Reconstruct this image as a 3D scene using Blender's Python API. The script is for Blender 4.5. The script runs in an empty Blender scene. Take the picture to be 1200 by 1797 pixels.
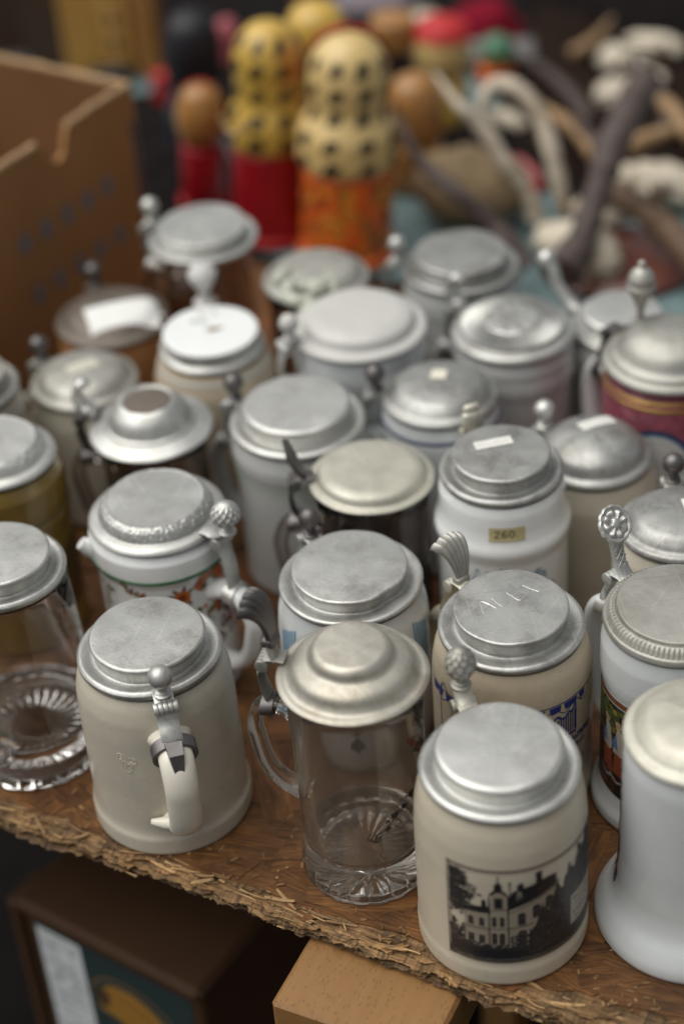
import bpy, math, random
import numpy as np
from mathutils import Vector, Matrix

R = math.radians
random.seed(7)
rng = np.random.default_rng(7)
scene = bpy.context.scene
col = scene.collection

# ------------------------------------------------------------------ camera
cam_data = bpy.data.cameras.new('camera')
cam = bpy.data.objects.new('camera', cam_data)
col.objects.link(cam)
scene.camera = cam
PITCH, ROLL = R(36.9), R(4.8)
fw = Vector((0, math.cos(PITCH), -math.sin(PITCH)))
rt0 = Vector((1, 0, 0))
up0 = rt0.cross(fw)
rt = math.cos(ROLL) * rt0 - math.sin(ROLL) * up0
up = math.sin(ROLL) * rt0 + math.cos(ROLL) * up0
m = Matrix((rt, up, -fw)).transposed().to_4x4()
m.translation = Vector((0, 0, 0.93))
cam.matrix_world = m
cam_data.sensor_fit = 'VERTICAL'
cam_data.sensor_height = 36
cam_data.lens = 66.51
cam_data.clip_start = 0.05
cam_data.clip_end = 3000
cam_data.dof.use_dof = True
cam_data.dof.focus_distance = 1.20
cam_data.dof.aperture_fstop = 2.05
cam_data.dof.aperture_blades = 9

# ------------------------------------------------------------------ sky, sun, exposure
SUN_EL, SUN_AZ = R(66), R(-92)          # high and soft, from the left
world = bpy.data.worlds.new('World')
scene.world = world
world.use_nodes = True
wn, wl = world.node_tree.nodes, world.node_tree.links
sky = wn.new('ShaderNodeTexSky')
sky.sky_type = 'NISHITA'
sky.sun_disc = False
sky.sun_elevation = SUN_EL
sky.sun_rotation = SUN_AZ
sky.air_density = 1.0
sky.dust_density = 3.0
hsv = wn.new('ShaderNodeHueSaturation')
hsv.inputs['Saturation'].default_value = 0.15
bg = wn['Background']
bg.inputs['Strength'].default_value = 0.05
wl.new(sky.outputs[0], hsv.inputs['Color'])
wl.new(hsv.outputs[0], bg.inputs['Color'])
sun_data = bpy.data.lights.new('sun', 'SUN')
sun_data.energy = 1.5
sun_data.angle = R(72)
sun_data.color = (1.0, 0.985, 0.925)
sun = bpy.data.objects.new('sun', sun_data)
col.objects.link(sun)
sd = Vector((math.sin(SUN_AZ) * math.cos(SUN_EL), math.cos(SUN_AZ) * math.cos(SUN_EL), math.sin(SUN_EL)))
sun.rotation_euler = sd.to_track_quat('Z', 'Y').to_euler()
scene.view_settings.view_transform = 'Standard'
scene.view_settings.look = 'None'
scene.view_settings.exposure = 0.80
scene.view_settings.gamma = 1
scene.cycles.use_denoising = True
scene.cycles.max_bounces = 14
scene.cycles.transmission_bounces = 12
scene.cycles.transparent_max_bounces = 16
scene.cycles.caustics_refractive = True
scene.cycles.caustics_reflective = False
scene.cycles.sample_clamp_indirect = 4.0

# ------------------------------------------------------------------ materials
def material(name, base, rough=0.5, metal=0.0, var=0.0, var_scale=30, bump=0.0, bump_scale=200, dirt=None, dirt_amt=0.0,
             dirt_scale=18, coat=0.0, trans=0.0, ior=1.5, rough_var=0.0, stretch=None, sheen=0.0, attr=None, spec=0.5, pits=0.0, scratch=0.0, objvar=0.0):
    mt = bpy.data.materials.new(name)
    mt.use_nodes = True
    n, l = mt.node_tree.nodes, mt.node_tree.links
    b = n['Principled BSDF']
    b.inputs['Base Color'].default_value = (*base, 1)
    b.inputs['Roughness'].default_value = rough
    b.inputs['Metallic'].default_value = metal
    b.inputs['Coat Weight'].default_value = coat
    b.inputs['Coat Roughness'].default_value = 0.12
    b.inputs['Transmission Weight'].default_value = trans
    b.inputs['IOR'].default_value = ior
    b.inputs['Specular IOR Level'].default_value = spec
    if sheen:
        b.inputs['Sheen Weight'].default_value = sheen
    tc = n.new('ShaderNodeTexCoord')
    geo = n.new('ShaderNodeObjectInfo')
    mp = n.new('ShaderNodeMapping')
    if stretch:
        mp.inputs['Scale'].default_value = stretch
    add = n.new('ShaderNodeVectorMath'); add.operation = 'ADD'
    mul = n.new('ShaderNodeVectorMath'); mul.operation = 'MULTIPLY'
    mul.inputs[1].default_value = (13.1, 7.7, 5.3)
    cmb = n.new('ShaderNodeCombineXYZ')
    for k in range(3):
        l.new(geo.outputs['Random'], cmb.inputs[k])
    l.new(cmb.outputs[0], mul.inputs[0])
    l.new(tc.outputs['Object'], add.inputs[0]); l.new(mul.outputs[0], add.inputs[1])
    l.new(add.outputs[0], mp.inputs['Vector'])
    cur = None
    if attr:
        at = n.new('ShaderNodeAttribute'); at.attribute_name = attr
        cur = at.outputs['Color']
    def tex(scale, detail=4, rough_=0.6):
        t = n.new('ShaderNodeTexNoise')
        t.inputs['Scale'].default_value = scale
        t.inputs['Detail'].default_value = detail
        t.inputs['Roughness'].default_value = rough_
        l.new(mp.outputs[0], t.inputs['Vector'])
        return t
    if var:
        t = tex(var_scale)
        rg = n.new('ShaderNodeMapRange')
        rg.inputs[1].default_value = 0.3; rg.inputs[2].default_value = 0.7
        rg.inputs[3].default_value = 1 - var; rg.inputs[4].default_value = 1 + var
        l.new(t.outputs[0], rg.inputs[0])
        mx = n.new('ShaderNodeMix'); mx.data_type = 'RGBA'; mx.blend_type = 'MULTIPLY'
        mx.inputs[0].default_value = 1
        mx.inputs[6].default_value = (*base, 1)
        if cur: l.new(cur, mx.inputs[6])
        l.new(rg.outputs[0], mx.inputs[7])
        cur = mx.outputs[2]
    if dirt:
        t = tex(dirt_scale, 6, 0.7)
        rg = n.new('ShaderNodeMapRange')
        rg.inputs[1].default_value = 0.48; rg.inputs[2].default_value = 0.72
        rg.inputs[3].default_value = 0; rg.inputs[4].default_value = dirt_amt
        l.new(t.outputs[0], rg.inputs[0])
        mx = n.new('ShaderNodeMix'); mx.data_type = 'RGBA'
        mx.inputs[6].default_value = (*base, 1)
        mx.inputs[7].default_value = (*dirt, 1)
        if cur: l.new(cur, mx.inputs[6])
        l.new(rg.outputs[0], mx.inputs[0])
        cur = mx.outputs[2]
    if pits:
        t = n.new('ShaderNodeTexVoronoi'); t.inputs['Scale'].default_value = 260
        l.new(mp.outputs[0], t.inputs['Vector'])
        t2 = tex(60)
        rg = n.new('ShaderNodeMapRange')
        rg.inputs[1].default_value = 0.08; rg.inputs[2].default_value = 0.17
        rg.inputs[3].default_value = pits; rg.inputs[4].default_value = 0
        l.new(t.outputs['Distance'], rg.inputs[0])
        r2 = n.new('ShaderNodeMapRange')
        r2.inputs[1].default_value = 0.50; r2.inputs[2].default_value = 0.60
        l.new(t2.outputs[0], r2.inputs[0])
        mm = n.new('ShaderNodeMath'); mm.operation = 'MULTIPLY'
        l.new(rg.outputs[0], mm.inputs[0]); l.new(r2.outputs[0], mm.inputs[1])
        mx = n.new('ShaderNodeMix'); mx.data_type = 'RGBA'
        mx.inputs[6].default_value = (*base, 1)
        mx.inputs[7].default_value = (base[0] * .25, base[1] * .2, base[2] * .16, 1)
        if cur: l.new(cur, mx.inputs[6])
        l.new(mm.outputs[0], mx.inputs[0])
        cur = mx.outputs[2]
    if objvar:
        rg = n.new('ShaderNodeMapRange'); rg.inputs[3].default_value = 1 - objvar; rg.inputs[4].default_value = 1 + objvar * .6
        l.new(geo.outputs['Random'], rg.inputs[0])
        mx = n.new('ShaderNodeMix'); mx.data_type = 'RGBA'; mx.blend_type = 'MULTIPLY'; mx.inputs[0].default_value = 1
        mx.inputs[6].default_value = (*base, 1)
        if cur: l.new(cur, mx.inputs[6])
        l.new(rg.outputs[0], mx.inputs[7])
        cur = mx.outputs[2]
    if scratch:
        for (ang, sc, off) in ((.5, (14, 520, 40), 0), (2.1, (11, 430, 40), 5), (1.2, (20, 640, 40), 9)):
            m2 = n.new('ShaderNodeMapping'); m2.inputs['Rotation'].default_value = (0, 0, ang)
            m3 = n.new('ShaderNodeMapping'); m3.inputs['Scale'].default_value = sc; m3.inputs['Location'].default_value = (off, off, off)
            l.new(add.outputs[0], m2.inputs[0]); l.new(m2.outputs[0], m3.inputs[0])
            t = n.new('ShaderNodeTexNoise'); t.inputs['Scale'].default_value = 1; t.inputs['Detail'].default_value = 1
            l.new(m3.outputs[0], t.inputs[0])
            rg = n.new('ShaderNodeMapRange')
            rg.inputs[1].default_value = 0.66; rg.inputs[2].default_value = 0.72; rg.inputs[3].default_value = 0; rg.inputs[4].default_value = scratch
            l.new(t.outputs[0], rg.inputs[0])
            mx = n.new('ShaderNodeMix'); mx.data_type = 'RGBA'
            mx.inputs[6].default_value = (*base, 1)
            q = .45 if off == 5 else 1.5
            mx.inputs[7].default_value = (min(.9, base[0] * q), min(.9, base[1] * q), min(.9, base[2] * q), 1)
            if cur: l.new(cur, mx.inputs[6])
            l.new(rg.outputs[0], mx.inputs[0])
            cur = mx.outputs[2]
    if cur:
        l.new(cur, b.inputs['Base Color'])
    if rough_var:
        t = tex(45, 5, 0.7)
        rg = n.new('ShaderNodeMapRange')
        rg.inputs[1].default_value = 0.3; rg.inputs[2].default_value = 0.7
        rg.inputs[3].default_value = max(0.02, rough - rough_var); rg.inputs[4].default_value = rough + rough_var
        l.new(t.outputs[0], rg.inputs[0]); l.new(rg.outputs[0], b.inputs['Roughness'])
    if bump:
        t = tex(bump_scale, 5, 0.65)
        bp = n.new('ShaderNodeBump'); bp.inputs['Strength'].default_value = bump
        bp.inputs['Distance'].default_value = 0.002
        l.new(t.outputs[0], bp.inputs['Height']); l.new(bp.outputs[0], b.inputs['Normal'])
    return mt

def decal_material(name, rough=0.3, coat=0.3):
    mt = bpy.data.materials.new(name)
    mt.use_nodes = True
    n, l = mt.node_tree.nodes, mt.node_tree.links
    b = n['Principled BSDF']
    b.inputs['Roughness'].default_value = rough
    b.inputs['Coat Weight'].default_value = coat
    at = n.new('ShaderNodeAttribute'); at.attribute_name = 'print'
    tr = n.new('ShaderNodeBsdfTransparent')
    mx = n.new('ShaderNodeMixShader')
    l.new(at.outputs['Color'], b.inputs['Base Color'])
    l.new(at.outputs['Alpha'], mx.inputs[0])
    l.new(tr.outputs[0], mx.inputs[1]); l.new(b.outputs[0], mx.inputs[2])
    l.new(mx.outputs[0], n['Material Output'].inputs['Surface'])
    return mt

PW = dict(metal=0.82, scratch=0.2, objvar=0.12, var=0.09, var_scale=30, bump=0.10, bump_scale=380, rough_var=0.07)
M = {
 'pewter':       material('pewter', (0.576, 0.573, 0.543), rough=0.47, dirt=(0.22, 0.20, 0.17), dirt_amt=0.6, dirt_scale=34, pits=.5, **PW),
 'pewter_mid':   material('greyer_pewter', (0.467, 0.465, 0.442), rough=0.49, dirt=(0.16, 0.145, 0.125), dirt_amt=0.7, dirt_scale=40, pits=.6, **PW),
 'pewter_pale':  material('pale_pewter', (0.602, 0.599, 0.57), rough=0.46, dirt=(0.28, 0.265, 0.24), dirt_amt=0.45, **PW),
 'pewter_warm':  material('warm_pewter', (0.512, 0.486, 0.422), rough=0.52, dirt=(0.24, 0.18, 0.11), dirt_amt=0.75, dirt_scale=24, **PW),
 'pewter_dark':  material('dark_pewter', (0.16, 0.148, 0.145), rough=0.42, dirt=(0.08, 0.07, 0.065), dirt_amt=0.6, **PW),
 'pewter_dull':  material('dull_pewter', (0.454, 0.444, 0.403), rough=0.58, dirt=(0.20, 0.185, 0.155), dirt_amt=0.55, pits=.4, **PW),
 'pewter_cream': material('cream_tinted_pewter', (0.64, 0.617, 0.531), rough=0.6, dirt=(0.36, 0.34, 0.27), dirt_amt=0.4, **PW),
 'brown_plate':  material('brown_patina', (0.17, 0.14, 0.115), rough=0.5, metal=0.4, var=0.2, bump=0.1),
 'beige':        material('beige_stoneware', (0.56, 0.50, 0.39), rough=0.34, var=0.06, var_scale=14, bump=0.07, bump_scale=90, coat=0.15, dirt=(0.30, 0.26, 0.20), dirt_amt=0.25, dirt_scale=10, pits=.5),
 'beige_lit':   material('lit_stoneware_handle', (0.76, 0.715, 0.61), rough=0.3, var=0.05, bump=0.05, bump_scale=90, coat=0.3),  # lighter clay copy, with top light put into the handle's colour
 'beige_grey':   material('grey_stoneware', (0.53, 0.485, 0.395), rough=0.34, var=0.06, bump=0.07, bump_scale=90, coat=0.15, dirt=(0.27, 0.24, 0.20), dirt_amt=0.35, pits=.5),
 'tan':          material('tan_stoneware', (0.55, 0.46, 0.335), rough=0.34, var=0.07, bump=0.07, bump_scale=90, coat=0.15, dirt=(0.28, 0.21, 0.14), dirt_amt=0.35, pits=.5),
 'porcelain':    material('white_porcelain', (0.84, 0.85, 0.84), rough=0.16, coat=0.6, var=0.02, dirt=(0.55, 0.54, 0.5), dirt_amt=0.15),
 'bluewhite':    material('bluish_white_glaze', (0.60, 0.62, 0.62), rough=0.2, coat=0.5, var=0.03),
 'greywhite':    material('grey_white_glaze', (0.52, 0.52, 0.505), rough=0.28, coat=0.4, var=0.04),
 'warmwhite':    material('warm_white_glaze', (0.54, 0.53, 0.50), rough=0.4, coat=0.2, var=0.03),
 'amber':        material('amber_glaze', (0.20, 0.125, 0.022), rough=0.22, coat=0.5, var=0.12, bump=0.12, bump_scale=60, dirt=(0.12, 0.07, 0.02), dirt_amt=0.5),
 'amber_dark':   material('dark_amber_relief', (0.075, 0.042, 0.010), rough=0.3, coat=0.3, var=0.4, var_scale=70, bump=.5, bump_scale=120),
 'browngloss':   material('brown_glaze', (0.12, 0.06, 0.03), rough=0.25, coat=0.4, var=0.15),
 'orange_base':  material('orange_brown_glaze', (0.42, 0.19, 0.07), rough=0.3, coat=0.4, var=0.15),
 'paint_red_purple': material('purple_red_enamel', (0.30, 0.075, 0.11), rough=0.35, coat=0.3, var=0.35, var_scale=160),
 'gold':         material('gold_line', (0.50, 0.33, 0.09), rough=0.3, metal=0.7),
 'navy':         material('navy_line', (0.015, 0.025, 0.08), rough=0.3, coat=0.3),
 'green':        material('green_line', (0.012, 0.12, 0.04), rough=0.3, coat=0.3),
 'palegreen':    material('pale_green_line', (0.30, 0.42, 0.30), rough=0.3, coat=0.3),
 'black_line':   material('black_line', (0.02, 0.015, 0.012), rough=0.35),
 'glass':        material('clear_glass', (0.93, 0.92, 0.905), rough=0.025, trans=1.0, ior=1.48),
 'glass_dusty':  material('dusty_clear_glass', (0.90, 0.86, 0.81), rough=0.05, trans=1.0, ior=1.47),
 'glass_smoke':  material('smoky_glass', (0.62, 0.56, 0.52), rough=0.03, trans=1.0, ior=1.48),
 'sticker_white': material('white_paper_sticker', (0.78, 0.77, 0.73), rough=0.7, var=0.04),
 'scratch':      material('scratched_bright_metal', (0.62, 0.62, 0.60), rough=0.35, metal=0.6),
 'stamp':        material('pressed_clay', (0.30, 0.265, 0.205), rough=0.5),
 'decal':        decal_material('printed_glaze', 0.45, 0.05),
 'paper_print':  decal_material('printed_paper', 0.75, 0.0),
 'cardboard':    material('brown_cardboard', (0.34, 0.175, 0.07), rough=0.85, var=0.10, var_scale=9, bump=0.15, bump_scale=300, spec=.2),
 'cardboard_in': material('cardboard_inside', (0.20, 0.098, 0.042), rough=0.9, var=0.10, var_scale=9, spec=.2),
 'cardboard_edge': material('cut_cardboard_edge', (0.44, 0.29, 0.16), rough=0.9, var=0.25, var_scale=200, spec=.2),
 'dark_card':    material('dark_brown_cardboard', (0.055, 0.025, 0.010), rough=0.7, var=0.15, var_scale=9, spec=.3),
 'board':        material('strand_board', (0.15, 0.068, 0.025), rough=0.6, var=0.3, var_scale=40, bump=0.5, bump_scale=120, dirt=(0.06, 0.025, 0.01), dirt_amt=0.7),
 'beech':        None,
 'teal_cloth':   material('teal_cloth', (0.14, 0.215, 0.22), rough=0.85, var=0.12, var_scale=20, bump=0.3, bump_scale=500, sheen=.2),
 'black_for_shade':  material('black_for_shade', (0.012, 0.010, 0.010), rough=0.95, var=0.2, bump=0.3, spec=.06),  # black of the added sheets that stand in for shade
 'added_fur':    material('added_brown_hide', (0.018, 0.011, 0.008), rough=0.9, var=0.4, var_scale=40, bump=0.8, bump_scale=120, spec=.06),  # for the hide added to keep the antler heap dark
 'asphalt':      material('asphalt', (0.045, 0.043, 0.042), rough=0.9, var=0.25, var_scale=60, bump=0.5, bump_scale=120),
 'doll_yellow':  material('yellow_painted_wood', (0.58, 0.37, 0.065), rough=0.4, coat=0.3, var=0.1),
 'doll_cream':   material('cream_yellow_painted_wood', (0.66, 0.47, 0.19), rough=0.4, coat=0.3, var=0.1),
 'doll_red':     material('red_painted_wood', (0.36, 0.006, 0.014), rough=0.4, coat=0.3, var=0.08),
 'doll_scarlet': material('scarlet_painted_wood', (0.46, 0.016, 0.016), rough=0.6, coat=0.05, var=0.08),
 'doll_orange':  material('orange_painted_wood', (0.80, 0.15, 0.02), rough=0.4, coat=0.3, var=0.1),
 'doll_tan':     material('tan_painted_wood', (0.36, 0.17, 0.045), rough=0.4, coat=0.3, var=0.1),
 'doll_green':   material('green_painted_wood', (0.05, 0.17, 0.09), rough=0.4, coat=0.3, var=0.1),
 'doll_black':   material('black_painted_wood', (0.008, 0.008, 0.012), rough=0.55, var=0.1),
 'doll_navy':    material('navy_painted_wood', (0.02, 0.03, 0.05), rough=0.4, coat=0.2, var=0.1),
 'doll_brown':   material('brown_painted_wood', (0.10, 0.045, 0.02), rough=0.5, var=0.2),
 'wood_gold':    material('golden_carved_wood', (0.58, 0.32, 0.08), rough=0.5, var=0.3, var_scale=30, stretch=(1, 1, .1)),
 'wood_dark':    material('dark_stained_wood', (0.05, 0.026, 0.013), rough=0.6, var=0.3, stretch=(1, 1, .2)),
 'antler_pale':  material('pale_antler', (0.50, 0.43, 0.335), rough=0.55, var=0.22, var_scale=25, bump=0.5, bump_scale=80, dirt=(0.25, 0.17, 0.10), dirt_amt=0.7, dirt_scale=14),
 'antler_dark':  material('dark_antler', (0.075, 0.053, 0.047), rough=0.65, var=0.3, var_scale=40, bump=0.8, bump_scale=90),
 'antler_brown': material('brown_antler', (0.13, 0.078, 0.045), rough=0.6, var=0.3, bump=0.7, bump_scale=90),
 'antler_tan':   material('tan_antler', (0.32, 0.20, 0.10), rough=0.6, var=0.2, bump=0.5, bump_scale=90),
 'bone':         material('skull_bone', (0.60, 0.53, 0.42), rough=0.6, var=0.15, dirt=(0.33, 0.24, 0.15), dirt_amt=0.5, bump=0.3, bump_scale=60),
 'plaque':       material('red_brown_varnish', (0.13, 0.045, 0.032), rough=0.35, coat=0.3, var=0.2, stretch=(1, .2, 1)),
 'stump':        material('tan_hide', (0.25, 0.175, 0.095), rough=0.8, var=0.35, var_scale=18, bump=0.5, bump_scale=50, stretch=(1, .35, 1)),
 'red_felt':     material('dark_red_felt', (0.20, 0.008, 0.022), rough=0.95, var=0.1, spec=.1),
 'grey_slab':    material('grey_tin', (0.16, 0.15, 0.15), rough=0.5, var=0.2),
 'herb':         material('pale_green_glaze', (0.50, 0.51, 0.43), rough=0.35, var=0.2),
 'paint_green_dark': material('dark_green_glaze', (0.02, 0.09, 0.06), rough=0.25, coat=.4),
 'steel':        material('grey_steel', (0.3, 0.3, 0.3), rough=0.4, metal=.8),
}

def fibre_material(name, base, dark, scale=1.0, rough=0.6, obj_var=0.0, attr=None, strength=1.0):
    """wood with fibres along local X (UV u)"""
    mt = bpy.data.materials.new(name)
    mt.use_nodes = True
    n, l = mt.node_tree.nodes, mt.node_tree.links
    b = n['Principled BSDF']
    b.inputs['Roughness'].default_value = rough
    b.inputs['Specular IOR Level'].default_value = 0.35
    uv = n.new('ShaderNodeUVMap')
    oi = n.new('ShaderNodeObjectInfo')
    cm = n.new('ShaderNodeCombineXYZ')
    ml = n.new('ShaderNodeMath'); ml.operation = 'MULTIPLY'; ml.inputs[1].default_value = 37.0
    l.new(oi.outputs['Random'], ml.inputs[0]); l.new(ml.outputs[0], cm.inputs[0]); l.new(ml.outputs[0], cm.inputs[1])
    ad = n.new('ShaderNodeVectorMath'); ad.operation = 'ADD'
    l.new(uv.outputs[0], ad.inputs[0]); l.new(cm.outputs[0], ad.inputs[1])
    mp = n.new('ShaderNodeMapping'); mp.inputs['Scale'].default_value = (35 * scale, 620 * scale, 1)
    l.new(ad.outputs[0], mp.inputs[0])
    t = n.new('ShaderNodeTexNoise'); t.inputs['Scale'].default_value = 1; t.inputs['Detail'].default_value = 5
    t.inputs['Distortion'].default_value = 0.4
    l.new(mp.outputs[0], t.inputs[0])
    mp2 = n.new('ShaderNodeMapping'); mp2.inputs['Scale'].default_value = (22 * scale, 70 * scale, 1)
    l.new(ad.outputs[0], mp2.inputs[0])
    t2 = n.new('ShaderNodeTexNoise'); t2.inputs['Scale'].default_value = 1; t2.inputs['Detail'].default_value = 4
    l.new(mp2.outputs[0], t2.inputs[0])
    sm = n.new('ShaderNodeMath'); sm.operation = 'ADD'
    l.new(t.outputs[0], sm.inputs[0]); l.new(t2.outputs[0], sm.inputs[1])
    rg = n.new('ShaderNodeMapRange'); rg.inputs[1].default_value = 0.72; rg.inputs[2].default_value = 1.28
    l.new(sm.outputs[0], rg.inputs[0])
    mx = n.new('ShaderNodeMix'); mx.data_type = 'RGBA'
    mx.inputs[6].default_value = (*dark, 1); mx.inputs[7].default_value = (*base, 1)
    l.new(rg.outputs[0], mx.inputs[0])
    cur = mx.outputs[2]
    def mult(sock):
        q = n.new('ShaderNodeMix'); q.data_type = 'RGBA'; q.blend_type = 'MULTIPLY'; q.inputs[0].default_value = 1
        l.new(cur, q.inputs[6]); l.new(sock, q.inputs[7])
        return q.outputs[2]
    if attr:
        at = n.new('ShaderNodeAttribute'); at.attribute_name = attr
        cur = mult(at.outputs['Color'])
    if obj_var:
        r2 = n.new('ShaderNodeValToRGB')
        r2.color_ramp.elements[0].color = (1 - obj_var, 1 - obj_var * 1.1, 1 - obj_var * 1.15, 1)
        r2.color_ramp.elements[1].color = (1 + obj_var, 1 + obj_var, 1 + obj_var * .9, 1)
        l.new(oi.outputs['Random'], r2.inputs[0])
        cur = mult(r2.outputs[0])
    gp = n.new('ShaderNodeNewGeometry')
    tw = n.new('ShaderNodeTexNoise'); tw.inputs['Scale'].default_value = 26; tw.inputs['Detail'].default_value = 6; tw.inputs['Roughness'].default_value = .7
    l.new(gp.outputs['Position'], tw.inputs[0])
    rw = n.new('ShaderNodeMapRange'); rw.inputs[1].default_value = .32; rw.inputs[2].default_value = .68; rw.inputs[3].default_value = .55; rw.inputs[4].default_value = 1.3
    l.new(tw.outputs[0], rw.inputs[0])
    cur = mult(rw.outputs[0])
    l.new(cur, b.inputs['Base Color'])
    bp = n.new('ShaderNodeBump'); bp.inputs['Strength'].default_value = 0.6 * strength; bp.inputs['Distance'].default_value = 0.0012
    l.new(sm.outputs[0], bp.inputs['Height']); l.new(bp.outputs[0], b.inputs['Normal'])
    return mt
M['strand'] = fibre_material('wood_strand', (0.23, 0.10, 0.030), (0.048, 0.019, 0.006), obj_var=0.22)
M['strand_attr'] = fibre_material('wood_strands_mixed', (0.225, 0.10, 0.034), (0.075, 0.030, 0.011), attr='tone')
M['splinter'] = fibre_material('torn_pale_wood', (0.50, 0.325, 0.16), (0.17, 0.09, 0.036), obj_var=0.5)
M['splinter_attr'] = fibre_material('torn_wood_layers', (0.42, 0.255, 0.115), (0.12, 0.06, 0.024), attr='tone', strength=1.6)

def dusty_glass():
    mt = M['glass_dusty']
    n, l = mt.node_tree.nodes, mt.node_tree.links
    d = n.new('ShaderNodeBsdfDiffuse'); d.inputs[0].default_value = (.44, .37, .30, 1)
    mx = n.new('ShaderNodeMixShader')
    tc = n.new('ShaderNodeTexCoord'); t = n.new('ShaderNodeTexNoise'); t.inputs['Scale'].default_value = 38; t.inputs['Detail'].default_value = 5
    mp = n.new('ShaderNodeMapping'); mp.inputs['Scale'].default_value = (1, 1, .35)
    l.new(tc.outputs['Object'], mp.inputs[0]); l.new(mp.outputs[0], t.inputs[0])
    rg = n.new('ShaderNodeMapRange'); rg.inputs[1].default_value = .35; rg.inputs[2].default_value = .7; rg.inputs[3].default_value = .04; rg.inputs[4].default_value = .13
    l.new(t.outputs[0], rg.inputs[0]); l.new(rg.outputs[0], mx.inputs[0])
    l.new(n['Principled BSDF'].outputs[0], mx.inputs[1]); l.new(d.outputs[0], mx.inputs[2])
    l.new(mx.outputs[0], n['Material Output'].inputs['Surface'])
dusty_glass()

def beech_material():
    mt = bpy.data.materials.new('beech_wood')
    mt.use_nodes = True
    n, l = mt.node_tree.nodes, mt.node_tree.links
    b = n['Principled BSDF']; b.inputs['Roughness'].default_value = 0.5
    tc = n.new('ShaderNodeTexCoord')
    mp = n.new('ShaderNodeMapping'); mp.inputs['Scale'].default_value = (9, 130, 60)
    l.new(tc.outputs['Object'], mp.inputs[0])
    t = n.new('ShaderNodeTexNoise'); t.inputs['Scale'].default_value = 1; t.inputs['Detail'].default_value = 4
    l.new(mp.outputs[0], t.inputs[0])
    mp2 = n.new('ShaderNodeMapping'); mp2.inputs['Scale'].default_value = (130, 900, 300)
    l.new(tc.outputs['Object'], mp2.inputs[0])
    v = n.new('ShaderNodeTexVoronoi'); v.inputs['Scale'].default_value = 1
    l.new(mp2.outputs[0], v.inputs[0])
    rg = n.new('ShaderNodeMapRange'); rg.inputs[1].default_value = 0.12; rg.inputs[2].default_value = 0.24
    l.new(v.outputs['Distance'], rg.inputs[0])
    mx = n.new('ShaderNodeMix'); mx.data_type = 'RGBA'
    mx.inputs[6].default_value = (0.22, 0.11, 0.034, 1); mx.inputs[7].default_value = (0.31, 0.16, 0.058, 1)
    l.new(t.outputs[0], mx.inputs[0])
    m2 = n.new('ShaderNodeMix'); m2.data_type = 'RGBA'
    m2.inputs[6].default_value = (0.10, 0.042, 0.012, 1)
    l.new(rg.outputs[0], m2.inputs[0]); l.new(mx.outputs[2], m2.inputs[7])
    l.new(m2.outputs[2], b.inputs['Base Color'])
    return mt
M['beech'] = beech_material()

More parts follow.
